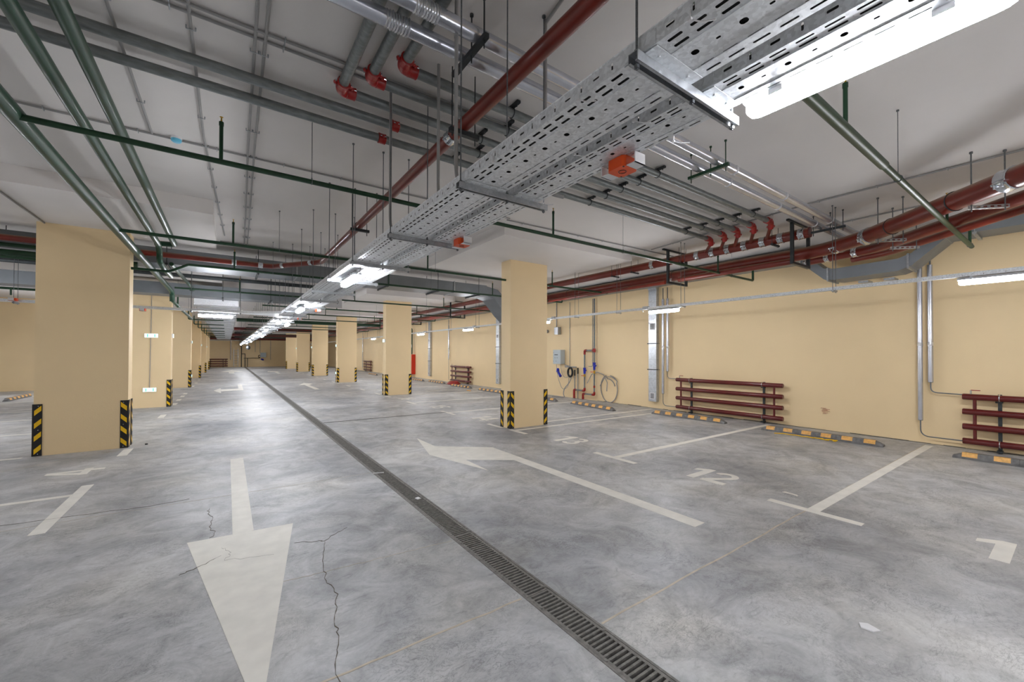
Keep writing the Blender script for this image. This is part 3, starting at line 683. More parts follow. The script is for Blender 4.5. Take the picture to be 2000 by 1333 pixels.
for i, (y, r0_) in enumerate([(12.15,[.25,3.0,5.8]),(14.95,[3.1,6.0]),(17.45,[3.2,6.2]),(20.1,[3.0,5.9]),(25.6,[3.2]),(28.3,[]),(31.0,[]),(34.0,[]),(37.5,[]),(41.0,[]),(45.0,[])]):
    branch(y, -1.0 if i == 0 else .9, 7.9, 3.01, r0_, [2.2, 5.2], 'green sprinkler pipe crossing the aisle beyond the square duct, %s of the distant ones' % ORD[min(i, 11)])
# green drops along the left columns
for i, y in enumerate([13.6,17.2,20.0,22.8,25.8,28.8,32.0,36.0]):
    t = thing('sprinkler_drop_pipe', 'small green pipe stepping down below the foil duct, ' + ORD[i] + ' of the row', 'pipe', (0,0,0), 0, 'green pipe steps below the foil duct')
    tubeo('pipe', 'dkgreen', fillet([(-1.05,y,2.95),(-1.05,y,2.62),(-.1,y,2.62)], .05), .019, t, 10); hang_rod(t, -1.05, y, 2.9)
# big green cross mains
t = thing('green_cross_main', 'thick green pipe crossing the whole hall behind the third row of sprinkler pipes', 'pipe')
tubeo('pipe', 'dkgreen', [(.36,22.75,3.05),(7.0,22.75,3.05)], .085, t, 18)
for x in (.6,3.2,6.3): hang_rod(t, x, 22.75, 3.1)
t = thing('green_cross_main', 'thick green pipe crossing behind the nearest left column', 'pipe')
tubeo('pipe', 'dkgreen', fillet([(-9,9.28,2.99),(-1.6,9.28,2.99),(-1.25,9.28,2.99)], .08), .05, t, 18)
t = thing('green_cross_main', 'thin green pipe crossing high behind the nearest left column below the red pipe', 'pipe')
tubeo('pipe', 'dkgreen', fillet([(-9,9.40,3.13),(-1.35,9.40,3.13),(-1.35,9.40,2.75)], .05), .032, t, 14)
t = thing('green_cross_main', 'thin green pipe seen low at the far left above the orange box', 'pipe')
tubeo('pipe', 'dkgreen', [(-9,11.9,2.73),(-2.6,11.9,2.73)], .025, t, 12)
tubeo('stub', 'dkgreen', [(-3.4,11.9,2.73),(-3.4,11.9,2.60)], .015, t, 10)
# red heating pipe down the aisle
def coupling(parent, c, d, r, L=.075, m='chrome', lug=True, name='coupling'):
    """clamp ring around a pipe at c with axis d"""
    d = Vector(d).normalized(); c = Vector(c); b = MB()
    b.tube([c-d*L/2, c-d*L*.42, c-d*L*.30, c+d*L*.30, c+d*L*.42, c+d*L/2], [r*1.07,r*1.12,r*1.05,r*1.05,r*1.12,r*1.07], 20, m)
    if lug:
        s_ = d.cross(Vector((0,0,1))); s_ = s_.normalized() if s_.length > .1 else Vector((1,0,0)); q = c-s_*r*1.05+Vector((0,0,-r*.35))
        b.tube([q-d*L*.5, q+d*L*.5], r*.13, 8, m)
        b.tube([q-d*L*.3+s_*(-.004), q-d*L*.3+Vector((0,0,-r*.45))], r*.09, 6, m); b.tube([q+d*L*.3+s_*(-.004), q+d*L*.3+Vector((0,0,-r*.45))], r*.09, 6, m)
    return b.build(name, m, parent)
t = thing('red_aisle_pipe', 'glossy red-brown pipe running down the aisle above the cable trays then bending left', 'pipe')
zr = 3.20
tubeo('pipe', 'red', fillet([(1.425,-4,zr),(1.425,8.2,zr),(.72,9.2,zr),(-9,9.2,zr)], .12), .048, t, 24)
coupling(t, (1.425,2.86,zr), (0,1,0), .048, .09); coupling(t, (1.28,8.38,zr), (-.56,.83,0), .048); coupling(t, (.88,8.97,zr), (-.56,.83,0), .048); coupling(t, (.52,9.2,zr), (1,0,0), .048); coupling(t, (.10,9.2,zr), (1,0,0), .048)
for i, y in enumerate((2.66, 5.55, -1.5)):
    b = MB(); b.box((1.31,y-.018,zr-.083),(1.55,y+.018,zr-.05)); b.tube([(1.33,y,zr-.11),(1.33,y,CEIL-.002)], .0045, 6); b.tube([(1.52,y,zr-.13),(1.52,y,CEIL-.002)], .0045, 6)
    b.tube([(1.425+.051*math.cos(a*PI/8), y+.03, zr+.051*math.sin(a*PI/8)) for a in range(17)], .004, 6); b.build('clamp_bracket', 'darksteel', t)
# grey pipes along X and the red fittings
def coup_axis(b, c, d, r, m):
    d = Vector(d).normalized(); c = Vector(c)
    b.tube([c-d*.035, c-d*.03, c-d*.018, c+d*.018, c+d*.03, c+d*.035], [r*1.15,r*1.32,r*1.25,r*1.25,r*1.32,r*1.15], 16, m)
    s_ = d.cross(Vector((0,0,1))).normalized() if abs(d.z) < .9 else Vector((1,0,0))
    for k in (-1, 1):
        b.sphere(c+s_*k*r*1.5, r*.42, m, 8); b.tube([c+s_*k*r*1.5-d*.028, c+s_*k*r*1.5+d*.028], r*.14, 6, 'chrome')
GY = [3.83, 3.55, 3.30, 3.04, 2.785]; GXE = [6.92, 6.84, 6.78, 6.75, 6.73]; GZ = 3.53
turn = {2: .70, 3: .847, 4: 1.0}
GN = ['nearest the end wall','second from the end wall side','middle one','second from the camera side','nearest the camera']
for i, y in enumerate(GY):
    t = thing('grey_zinc_pipe', 'grey zinc pipe leading to the red manifold, ' + GN[i] + ' of five', 'pipe', (0,0,0), 0, 'grey zinc pipes feeding the manifold')
    r = .036
    if i < 2:
        tubeo('pipe', 'pipe', [(-9,y,GZ),(GXE[i],y,GZ)], r, t, 18)
        b = MB(); coup_axis(b, (1.18+.03*i,y,GZ), (1,0,0), r, 'brightred'); b.build('coupling', None, t)
    else:
        x0 = turn[i]
        tubeo('pipe', 'pipe', [(x0+.05,y,GZ),(GXE[i],y,GZ)], r, t, 18); tubeo('side_run', 'pipe', [(x0,-4,GZ),(x0,y-.05,GZ)], r, t, 18)
        b = MB(); b.tube(fillet([(x0,y-.09,GZ),(x0,y,GZ),(x0+.09,y,GZ)], .07), r*1.25, 18, 'brightred'); coup_axis(b, (x0,y-.075,GZ), (0,1,0), r, 'brightred'); coup_axis(b, (x0+.075,y,GZ), (1,0,0), r, 'brightred'); b.build('elbow_fitting', None, t)
    b = MB(); coup_axis(b, (GXE[i]-.05,y,GZ), (1,0,0), r, 'brightred'); b.tube(fillet([(GXE[i]-.03,y,GZ),(GXE[i]+.06,y,GZ),(GXE[i]+.12,y+.03,GZ-.05)], .05), r*1.1, 16, 'brightred'); coup_axis(b, (GXE[i]+.12,y+.03,GZ-.05), (1,.5,-.8), r*.85, 'brightred'); b.build('elbow_fitting', None, t)
    tubeo('connector', 'red', [(GXE[i]+.12,y+.03,GZ-.05),(7.28,y+.27,3.40)], .027, t, 14)
    for x in (1.95+.12*(i % 2), 3.95, 6.2):
        b = MB(); b.box((x-.016,y-.10,CEIL-.03),(x+.016,y+.09,CEIL-.008)); b.tube([(x,y-.07,CEIL-.05),(x,y-.07,CEIL-.001)], .004, 6)
        b.tube([(x,y+r*1.08*math.sin(a*PI/7),GZ+r*1.08*math.cos(a*PI/7)) for a in range(15)], .0045, 6); b.build('clamp_bracket', 'darksteel', t)
# silver insulated pair
for i, (y, lab) in enumerate(((2.12, 'nearer'), (2.31, 'farther'))):
    t = thing('silver_insulated_pipe', 'silver foil-wrapped pipe crossing under the ceiling, ' + lab + ' of the pair', 'pipe', (0,y-.01,3.42))
    tubeo('pipe', 'sleeve', [(-9,0,0),(9.2,0,0)], .044, t, 20)
    for x in ([.78+.02*i] if i else [.9]) + [4.3+.25*i, 5.5+.3*i, 7.0]:
        b = MB()
        nn = 9 if x < 1.5 else 2
        for k in range(nn):
            xx = x+(k-nn/2)*.016; b.tube([(xx-.006,0,0),(xx,0,0),(xx+.006,0,0)], [.0445,.0485+.002*(k % 3),.0445], 14)
        b.build('tape_band', 'foil', t)
for i, (x, m) in enumerate(((3.97, 'dkgreen'), (7.25, 'darksteel'), (1.22, 'darksteel'))):
    t = thing('pipe_trapeze', ('green painted' if i == 0 else 'dark steel') + ' trapeze bracket under the silver pipes ' + ['right of the cable tray','near the red manifold','left of the cable tray'][i], 'hanger', (x,2.2,3.355))
    b = MB(); b.box((-.016,-.20,-.016),(.016,.22,.014)); b.build('strut', m, t)
    for y in (-.17,-.02,.19):
        b = MB(); b.tube([(0,y,-.06),(0,y,CEIL-3.356)], .005, 6); b.tube([(0,y,CEIL-3.37),(0,y,CEIL-3.356)], .012, 8); b.build('threaded_rod', m, t)
# red manifold
mx, mz = 7.33, 3.39
t = thing('red_manifold_pipe', 'red-brown collector pipe with bright clamps along the right bays under the ceiling', 'pipe')
tubeo('pipe', 'red', [(mx,2.47,mz),(mx,46.5,mz)], .078, t, 24)
for y in (2.57,2.86,3.13,3.42,3.71,3.99,4.28,5.28): coupling(t, (mx,y,mz), (0,1,0), .078, .085)
tubeo('end_disc', 'maroon', [(mx,2.455,mz),(mx,2.47,mz)], .08, t, 24)
for y in (2.95, 4.6, 5.75, 6.3, 9.0, 12.0, 15.0):
    b = MB(); b.box((mx-.12,y-.016,mz-.108),(mx+.14,y+.016,mz-.082)); b.tube([(mx-.11,y,mz-.12),(mx-.11,y,CEIL-.002)], .004, 6); b.tube([(mx+.12,y,mz-.12),(mx+.12,y,CEIL-.002)], .004, 6); b.build('trapeze', 'darksteel', t)
# big red pipe along the right side with diagonal run
bx, bz = 7.66, 3.145
t = thing('large_red_pipe', 'thick red-brown pipe running along the right bays below the manifold and turning towards the camera', 'pipe')
tubeo('pipe', 'red', fillet([(5.08,-.55,3.15),(7.36,1.88,3.15),(bx,2.45,bz),(bx,46.5,bz)], .25, 8), .1, t, 28)
dd = (.684,.729,0)
coupling(t, (7.24,1.75,3.15), dd, .1, .1); coupling(t, (7.53,2.17,3.147), (.46,.89,0), .1, .1); coupling(t, (5.98,.41,3.15), dd, .1, .12)
for q in ((6.36,.815,3.15),(6.95,1.44,3.15),(bx,5.0,bz),(bx,8.2,bz),(bx,11.5,bz)):
    d_ = Vector(dd).normalized() if q[1] < 2 else Vector((0,1,0)); s_ = d_.cross(Vector((0,0,1))).normalized(); b = MB(); qv = Vector(q)
    b.tube([qv+(s_*math.cos(a*PI/10)+Vector((0,0,1))*math.sin(a*PI/10))*.104 for a in range(21)], .0055, 6); b.tube([qv+s_*.11-d_*.0, qv+s_*.125], .012, 6); b.build('clamp_band', 'darksteel', t)
t = thing('medium_red_pipe', 'red-brown pipe just below the thick one at the upper right, ending in bright clamps', 'pipe')
tubeo('pipe', 'red', fillet([(6.0,-.36,3.13),(8.08,1.86,3.13),(8.27,2.85,3.13)], .2), .072, t, 22); coupling(t, (8.13,2.12,3.13), (.19,.98,0), .072, .07); coupling(t, (8.20,2.5,3.13), (.19,.98,0), .072, .07); coupling(t, (8.26,2.82,3.13), (.19,.98,0), .072, .06)
t = thing('small_red_pipe', 'thin red-brown pipe, outermost of the three at the upper right', 'pipe')
tubeo('pipe', 'red', fillet([(6.75,-.05,3.12),(8.52,1.8,3.12),(8.66,2.3,3.12)], .2), .05, t, 20)
t = thing('small_red_pipe', 'red-brown pipe below the thick pipe between the two U-shaped frames', 'pipe')
tubeo('pipe', 'red', [(7.49,2.78,3.02),(7.49,4.78,3.02)], .052, t, 20); coupling(t, (7.49,4.95,3.02), (0,1,0), .052, .08)
t = thing('small_red_pipe', 'thin red pipe joining by a bright clamp at the far U-shaped frame', 'pipe')
tubeo('pipe', 'red', [(7.50,5.1,3.01),(7.50,9.6,3.01)], .04, t, 16); coupling(t, (7.50,9.7,3.01), (0,1,0), .045, .08)
def uframe(y, label):
    t = thing('steel_frame', label, 'pipe support', (0,y,0), 0, 'U-shaped steel pipe frames')
    b = MB(); b.box((7.19,-.022,2.96),(7.235,.022,CEIL-.03)); b.build('leg', 'darksteel', t)
    b = MB(); b.box((7.82,-.022,2.96),(7.865,.022,CEIL-.03)); b.build('leg', 'darksteel', t)
    b = MB(); b.box((7.19,-.022,2.92),(7.865,.022,2.96)); b.build('crossbar', 'darksteel', t)
    b = MB(); b.box((7.05,-.02,CEIL-.03),(7.9,.02,CEIL-.002)); b.build('top_strut', 'darksteel', t)
for i, y in enumerate((2.66, 4.84, 9.8, 14.5, 19.0, 23.5)): uframe(y, 'dark U-shaped steel frame holding the red pipes, ' + ORD[i] + ' one')
for (x, y) in ((6.24,.71),(7.06,1.63),(7.72,1.62)):
    t = thing('strut_bracket', 'perforated strut hung on rods below the ' + ('thick red pipe at the picture edge' if x < 7 else 'thick red pipe near its bend' if x < 7.5 else 'medium and small red pipes'), 'pipe support', (x,y,3.01))
    b = MB(); L_ = .36
    dx, dy = .71, -.71
    for k in range(6):
        tile(b, (dx*k*.06,dy*k*.06,0), (dx,dy,0), (0,0,1), .06, .035, .018, .008)
        tile(b, (dx*k*.06,dy*k*.06,0), (dx,dy,0), (.71,.71,0), .06, .035, .018, .006)
    b.build('strut', 'zinc', t)
    for k in (.03, .32): 
        b = MB(); b.tube([(dx*k,dy*k,-.03),(dx*k,dy*k,CEIL-3.011)], .006, 6); b.tube([(dx*k,dy*k,CEIL-3.03),(dx*k,dy*k,CEIL-3.011)], .014, 8); b.build('threaded_rod', 'rod', t)
# distant dark red cross pipes
for i, (y, r, x0, x1) in enumerate(((31.2,.10,.36,7.05),(41.9,.12,.36,7.05),(51.4,.16,-3,9.3))):
    t = thing('red_cross_pipe', 'dark red pipe crossing the far part of the hall, ' + ORD[i] + ' one', 'pipe', (0,y,3.05), 0, 'distant red cross pipes')
    tubeo('pipe', 'maroon', [(x0,0,0),(x1,0,0)], r, t, 14)
    for x in (x0+.4, x1-.4): b = MB(); b.tube([(x,0,r*.9),(x,0,CEIL-3.051)], .008, 6); b.build('hanger_rod', 'rod', t)
t = thing('red_valve_set', 'red pipe branch with valve beside the manifold behind the nearest right column', 'valve', (0,0,0))
tubeo('pipe', 'brightred', fillet([(7.26,9.48,3.38),(6.6,9.3,3.47),(6.3,9.2,3.47)], .08), .035, t); b = MB(); coup_axis(b, (6.75,9.33,3.42), (1,.3,-.4), .035, 'brightred'); b.build('coupling', None, t)
t = thing('red_valve_set', 'red pipe branch with valve beside the manifold right of the second right column', 'valve', (0,0,0))
tubeo('pipe', 'brightred', fillet([(7.26,20.1,3.38),(6.5,19.6,3.45),(5.9,19.4,3.45)], .1), .05, t); b = MB(); coup_axis(b, (6.3,19.5,3.45), (1,.3,-.2), .06, 'brightred'); b.build('coupling', None, t)

# ================================================================= DUCTS
def quadduct(b, path, wx, hz, m=None):
    """rectangular duct following a path in the YZ plane: path of (y, zbottom), x from wx[0] to wx[1]"""
    rings = [[(wx[0],y,z),(wx[1],y,z),(wx[1],y,z+hz),(wx[0],y,z+hz)] for y, z in path]
    b.loft(rings, m, True, False)
t = thing('wall_duct', 'grey rectangular duct along the right wall dipping below the red pipes', 'air duct', (0,0,0))
b = MB(); quadduct(b, [(-5,3.30),(1.22,3.30),(1.62,2.93),(1.78,2.87),(2.62,2.85),(2.78,2.88),(3.2,3.30),(48,3.30)], (8.9,9.42), .2); b.build('duct', 'duct', t)
for y in (-.2,.95): 
    b = MB(); b.box((8.87,y-.02,3.27),(9.45,y+.02,3.3)); b.tube([(8.88,y,3.25),(8.88,y,CEIL-.002)], .006, 6); b.build('hanger', 'zinc', t)
for y, z in ((1.25,3.29),(1.66,2.9),(2.72,2.85),(3.15,3.26)):
    b = MB(); b.box((8.885,y-.012,z-.012),(9.435,y+.012,z+.23)); b.build('flange', 'zinc', t)
for y in (2.0,2.35):
    b = MB(); b.prism([(9.42,y-.07),(9.70,y-.07),(9.42,y+.07)], 2.81, 2.85); b.build('wall_bracket', 'zinc', t)
t = thing('cross_duct', 'grey rectangular duct crossing the hall under the ceiling behind the nearest columns', 'air duct', (0,0,0))
b = MB(); b.box((-9,9.62,3.12),(5.9,10.25,3.40)); b.build('duct', 'duct', t)
b = MB(); rings = [[(x,9.62,z),(x,10.25,z),(x+dx2,10.25,z+.26),(x+dx2,9.62,z+.26)] for x, z, dx2 in ((5.9,3.12,0),(6.15,3.05,.12),(6.55,2.62,.2),(6.75,2.45,.22))]
b.loft(rings, None, True, False); b.build('sloping_end', 'duct', t)
for x in (-7,-5,-3,-.9,.5,1.9,3.1,4.4,5.6):
    b = MB(); b.box((x-.018,9.5,3.085),(x+.018,10.3,3.115)); b.tube([(x,9.55,3.07),(x,9.55,CEIL-.002)], .006, 6); b.tube([(x,10.28,3.07),(x,10.28,CEIL-.002)], .006, 6); b.build('hanger', 'darksteel', t)
for x in (-6,-2,1.2,4.9):
    b = MB(); b.box((x-.012,9.605,3.105),(x+.012,10.265,3.415)); b.build('flange', 'zinc', t)
t = thing('cross_duct', 'grey rectangular duct crossing behind the sprinkler pipes in front of the second left column', 'air duct', (0,0,0))
b = MB(); b.box((-9,13.3,2.98),(2.6,13.9,3.27)); b.build('duct', 'duct', t)
for x in (-6,-2,-.1,1.0): 
    b = MB(); b.box((x-.018,13.22,2.95),(x+.018,13.98,2.98)); b.tube([(x,13.25,2.93),(x,13.25,CEIL-.002)], .006, 6); b.build('hanger', 'darksteel', t)
t = thing('brown_cross_pipe', 'long brown-grey pipe crossing above the second cross duct', 'pipe', (0,12.9,3.42)); tubeo('pipe', 'darksteel', [(-9,0,0),(2.4,0,0)], .05, t, 14)
t = thing('foil_duct', 'wide flat foil-wrapped duct running away above the left lane', 'air duct', (0,0,0))
b = MB(); b.box((-.74,14.0,2.88),(.27,50.5,3.2)); b.box((-.74,13.95,2.82),(.27,14.15,3.2)); b.build('duct', 'foil', t)
for k in range(28):
    y = 14.6+k*1.25; b = MB(); b.box((-.78,y-.02,2.845),(.31,y+.02,2.879)); b.tube([(.30,y,2.83),(.30,y,CEIL-.002)], .005, 5); b.tube([(-.77,y,2.83),(-.77,y,CEIL-.002)], .005, 5); b.build('hanger', 'zinc', t)
t = thing('far_duct', 'dark grey duct crossing high in front of the end wall', 'air duct', (0,0,0))
b = MB(); b.box((.6,47.0,3.0),(8.7,48.0,3.5)); b.build('duct', 'darksteel', t)
b = MB(); b.sphere((1.8,49.6,2.06), .22, None, 14, (.9,1.4,1)); b.tube([(1.8,49.6,2.25),(1.8,49.6,CEIL-.002)], .02, 6); tag(b.build('round_fan', 'duct'), 'round grey metal fan hanging in front of the end wall', 'fan')
# vertical wall vents
def vent(y, x, label, top=3.34):
    t = thing('vertical_vent_duct', label, 'air duct', (x, y, .2), 0, 'vertical vent ducts on the right wall')
    b = MB(); b.box((-.06,-.125,0),(.045,.125,top-.25)); b.build('duct', 'wallduct', t)
    b = MB(); b.loft([[(-.07,-.13,top-.25),(.045,-.13,top-.25),(.045,.13,top-.25),(-.07,.13,top-.25)],[(-.12,-.13,top-.18),(.045,-.13,top-.05),(.045,.13,top-.05),(-.12,.13,top-.18)],[(-.28,-.13,top-.12),(-.28,-.13,top+.06),(-.28,.13,top+.06),(-.28,.13,top-.12)]], None, True, False); b.build('elbow', 'wallduct', t)
    for z in (.62, .89, 1.16, 1.62, 1.9, 2.5, 2.75):
        b = MB(); b.box((-.063,-.128,z-.006),(.045,.128,z+.006)); b.build('seam', 'zinc', t)
    for z in (.88, 1.6):
        b = MB(); b.box((-.064,-.17,z-.012),(-.06,.17,z+.012)); b.tube([(-.062,.155,z),(.055,.155,z)], .005, 6); b.tube([(-.062,-.155,z),(.055,-.155,z)], .005, 6); b.build('strap', 'darksteel', t)
    for z in (.15, 2.07):
        q = MB(); q.box((-.068,-.085,z-.09),(-.06,.085,z+.09)); g_ = q.build('grille', 'white', t)
        b = MB()
        for k in range(5): b.box((-.0705,-.055,z-.06+k*.028),(-.0675,.055,z-.045+k*.028))
        b.build('slats', 'black', g_)
vent(6.95, 9.69, 'galvanised vertical vent duct on the right wall, left of the nearest long radiator')
vent(14.8, 9.69, 'galvanised vertical vent duct on the wall just left of the nearest right column')
vent(22.1, 9.69, 'galvanised vertical vent duct on the wall right of the red cabinet')

# ================================================================= WALL PIPES AND RADIATORS
def sleeve_pipe(y, z0, z1, label, bend=None):
    t = thing('insulated_riser', label, 'pipe', (9.665, y, 0), 0, 'insulated risers on the right wall')
    tubeo('sleeve', 'sleeve', [(0,0,z0),(0,0,z1)], .034, t, 18)
    b = MB()
    for k in range(3): b.tube([(0,0,1.66+k*.02),(0,0,1.67+k*.02),(0,0,1.68+k*.02)], [.0345,.038,.0345], 14)
    b.build('tape_band', 'foil', t)
    tubeo('steel_pipe', 'rod', [(0,0,z1),(0,0,3.3)], .012, t, 8)
    tubeo('end_collar', 'darksteel', [(0,0,z0-.006),(0,0,z0)], .03, t, 12)
    if bend: tubeo('feed_pipe', 'rod', fillet([(0,0,z0)]+bend, .12), .009, t, 8)
sleeve_pipe(1.66, .40, 3.02, 'longer silver insulated riser on the right wall, left of the radiator at the picture edge', [(0,0,.13),(0,-.48,.13)])
sleeve_pipe(1.535, 1.05, 3.02, 'shorter silver insulated riser on the right wall, left of the radiator at the picture edge', [(0,0,.88),(0,-.36,.87)])
sleeve_pipe(6.64, .44, 3.0, 'silver insulated riser reaching low beside the galvanised vent duct', [(0,0,.12),(0,-.42,.12)])
sleeve_pipe(6.50, 1.05, 3.0, 'shorter silver insulated riser ending above the left end of the long radiator', [(0,0,.86),(0,-.28,.86)])
sleeve_pipe(19.6, 1.2, 3.0, 'silver insulated riser left of the mid-distance radiator', [(0,0,.1),(0,-.35,.12)])
sleeve_pipe(36.3, .3, 3.0, 'far silver insulated riser left of the distant radiator', [(0,0,.1),(0,-.4,.12)])
def radiator(loc, rz, Lr, label):
    """four horizontal tubes, origin at the left end on the floor, running along local +x"""
    t = thing('tube_radiator', label, 'radiator', loc, rz, 'maroon tube radiators')
    zs = (.145, .375, .61, .845)
    for z in zs:
        b = MB(); b.tube([(0,0,z),(.012,0,z),(Lr-.012,0,z),(Lr,0,z)], [.043,.048,.048,.043], 18); b.build('tube', 'maroon', t)
    for x in (.13, Lr-.17):
        for k in range(3): tubeo('connector', 'maroon', [(x,0,zs[k]+.04),(x,0,zs[k+1]-.04)], .021, t, 12)
    for x in (.38, Lr-.4):
        b = MB(); b.box((x-.02,.055,.0),(x+.02,.09,.9),'darksteel'); b.box((x-.03,-.03,.02),(x+.03,.09,.05),'darksteel'); b.box((x-.045,.03,.77),(x+.03,.09,.795),'darksteel')
        for z in (zs[0], zs[3]):
            b.tube([(x+.0, .053*math.sin(a*PI/8), z+.053*math.cos(a*PI/8)) for a in range(17)], .007, 6, 'chrome')
        b.build('support', None, t)
    b = MB(); b.tube([(.09,0,.89),(.09,0,.95)], .011, 8, 'chrome'); b.box((.09,-.006,.945),(.19,.006,.957),'brightred'); b.build('air_valve', None, t)
    return t
RZ = -PI/2
radiator((9.60,6.20,0), RZ, 2.48, 'long maroon four-tube radiator on the right wall behind bays 12 and 13')
radiator((9.60,1.17,0), RZ, 2.4, 'maroon four-tube radiator on the right wall cut by the picture edge')
radiator((9.60,19.2,0), RZ, 2.1, 'maroon four-tube radiator on the wall between the two nearest right columns')
radiator((9.60,35.7,0), RZ, 2.2, 'distant maroon four-tube radiator left of the second right column')
radiator((-1.75,52.45,0), 0, 1.85, 'dark maroon radiator on the end wall at the left')
# fire standpipes with red and blue fittings
def standpipe(y, ytop, label, low_y, low_z, top):
    t = thing('standpipe', label, 'pipe', (9.61, 0, 0))
    b = MB(); b.tube([(0,y,top),(0,y,low_z)], .027, 14); b.build('pipe', 'pipe', t)
    tubeo('lower_run', 'pipe', [(0,y,low_z),(0,low_y,low_z)], .027, t, 14)
    b = MB(); b.tube(fillet([(0,y,low_z+.07),(0,y,low_z),(0,y+.07,low_z)], .05), .037, 14, 'brightred'); coup_axis(b, (0,y,low_z+.06), (0,0,1), .027, 'brightred'); coup_axis(b, (0,y+.06,low_z), (0,1,0), .027, 'brightred'); b.build('elbow_fitting', None, t)
    b = MB(); b.tube(fillet([(0,low_y-.07,low_z),(0,low_y,low_z),(0,low_y,.02)], .05), .037, 14, 'brightred'); coup_axis(b, (0,low_y-.06,low_z), (0,1,0), .027, 'brightred'); coup_axis(b, (0,low_y,.05), (0,0,1), .03, 'brightred'); b.build('elbow_fitting', None, t)
    return t
t = standpipe(9.10, 9.1, 'tall grey standpipe with blue check valve and red fittings near the coiled cable', 9.6, .20, 3.28)
b = MB(); coup_axis(b, (0,9.10,1.62), (0,0,1), .034, 'brightred'); b.tube([(0,9.10,1.56),(0,9.10,1.68)], .042, 14, 'brightred'); coup_axis(b, (0,9.14,1.62), (0,1,0), .03, 'brightred'); b.build('tee_fitting', None, t)
b = MB(); b.tube([(0,9.10,1.00),(0,9.10,1.22)], [.036,.045], 12, 'blue'); b.tube([(0,9.10,1.14),(-.01,9.02,1.13)], .028, 10, 'blue'); b.tube([(0,9.1,1.22),(0,9.1,1.235)], .055, 12, 'blue'); b.build('check_valve', None, t)
b = MB(); b.tube([(0,9.10,.88),(0,9.10,.98)], .034, 10, 'brass'); b.box((-.03,9.1,.92),(-.02,9.24,.94),'orange'); b.build('ball_valve', None, t)
b = MB(); coup_axis(b, (0,9.10,.46), (0,0,1), .024, 'brightred'); b.build('coupling', None, t)
t = standpipe(9.53, 9.5, 'shorter grey standpipe joined to the tall one by a red-ended cross piece', 10.02, .30, 1.55)
b = MB(); b.tube(fillet([(0,9.53,1.53),(0,9.53,1.62),(0,9.44,1.62)], .06), .037, 14, 'brightred'); coup_axis(b, (0,9.53,1.52), (0,0,1), .028, 'brightred'); b.build('elbow_fitting', None, t)
tubeo('cross_piece', 'pipe', [(0,9.44,1.62),(0,9.16,1.62)], .027, t, 14)
b = MB(); b.tube([(0,9.53,.86),(0,9.53,1.04)], [.036,.045], 12, 'blue'); b.tube([(0,9.53,.98),(-.01,9.46,.97)], .028, 10, 'blue'); b.tube([(0,9.53,1.04),(0,9.53,1.055)], .052, 12, 'blue'); b.build('check_valve', None, t)
b = MB(); b.tube([(0,9.53,.76),(0,9.53,.84)], .034, 10, 'brass'); b.box((-.03,9.53,.78),(-.02,9.66,.80),'orange'); b.build('ball_valve', None, t)
# control panel and cables
t = thing('control_panel', 'light grey wall control panel above the blue plug', 'electrical panel', (9.74,10.82,1.15), 0)
b = MB(); b.box((-.2,-.2,0),(0,.2,.5)); b.build('box', 'panel', t)
b = MB(); b.box((-.206,-.19,.01),(-.2,.19,.49)); dq = b.build('door', 'panel', t)
b = MB(); b.box((-.208,-.06,.31),(-.205,.12,.335)); b.build('nameplate', 'darksteel', dq)
for y, z in ((.1,.22),(.03,.22),(-.04,.22),(.03,.10)):
    b = MB(); b.tube([(-.205,y,z),(-.212,y,z)], .011, 8); b.build('button', 'darksteel', dq)
for z in (.1,.4): b = MB(); b.tube([(-.205,.17,z),(-.212,.17,z)], .009, 8); b.build('lock', 'black', dq)
t = thing('blue_plug', 'blue industrial plug hanging below the grey control panel', 'plug', (9.6,10.75,.85))
b = MB(); b.tube([(-.02,.06,.14),(-.04,.03,.02)], [.045,.06], 12, 'blue'); b.tube([(-.04,0,0),(-.07,-.14,-.12)], [.04,.05], 12, 'blue'); b.build('body', None, t)
t = thing('cable_coil', 'black cable coil hanging beside the blue plug', 'cable', (9.62,10.2,.88))
b = MB(); b.tube([(-.02,.11*math.cos(a*PI/8),.15*math.sin(a*PI/8)) for a in range(17)], .035, 10); b.build('loop', 'cable', t)
for i, (pts, lab) in enumerate((([(9.6,10.9,1.14),(9.6,10.85,.7),(9.6,10.6,.25),(9.6,10.3,.35),(9.6,10.25,.9)], 'thin grey cable looping low below the blue plug'), ([(9.6,10.7,1.14),(9.58,10.6,.8),(9.58,10.4,.65),(9.6,10.2,.8)], 'thin grey cable looping from the panel to the cable coil'), ([(9.62,10.5,1.12),(9.6,10.1,1.06),(9.6,10.15,.6),(9.6,10.5,.3),(9.6,10.55,.1),(9.5,10.35,.02),(9.4,10.9,.012)], 'grey hose running from the panel down to the floor'))):
    P = fillet(pts, .3, 8); tag(tubeo('hanging_cable', 'conduit', P, .008 if i < 2 else .016, seg=8), lab, 'cable')
for i, (y, z) in enumerate(((9.87,1.04),(10.02,.97))):
    t = thing('black_topped_pipe', 'thin grey pipe with black cap beside the short standpipe, ' + ('right' if i == 0 else 'left') + ' of the two', 'pipe', (9.64,y,0))
    tubeo('pipe', 'pipe', [(0,0,.0),(0,0,z)], .016, t, 10); tubeo('cap', 'black', [(0,0,z-.2),(0,0,z)], .024, t, 10)
tag(tubeo('grey_cross_pipe', 'conduit', fillet([(9.64,10.5,1.06),(9.64,9.95,1.06)], .05), .02, seg=10), 'short grey pipe between panel cables and the black-topped pipes', 'pipe')
P = []
for k in range(46):
    a = PI*.9-k*PI*2.1/40; P.append((9.733-.0005*k, 8.68+.33*math.cos(a)*(1 if k < 40 else 1.2)-.10*min(1,k/20), .42+.42*math.sin(a)*(.75 if k < 9 else 1)))
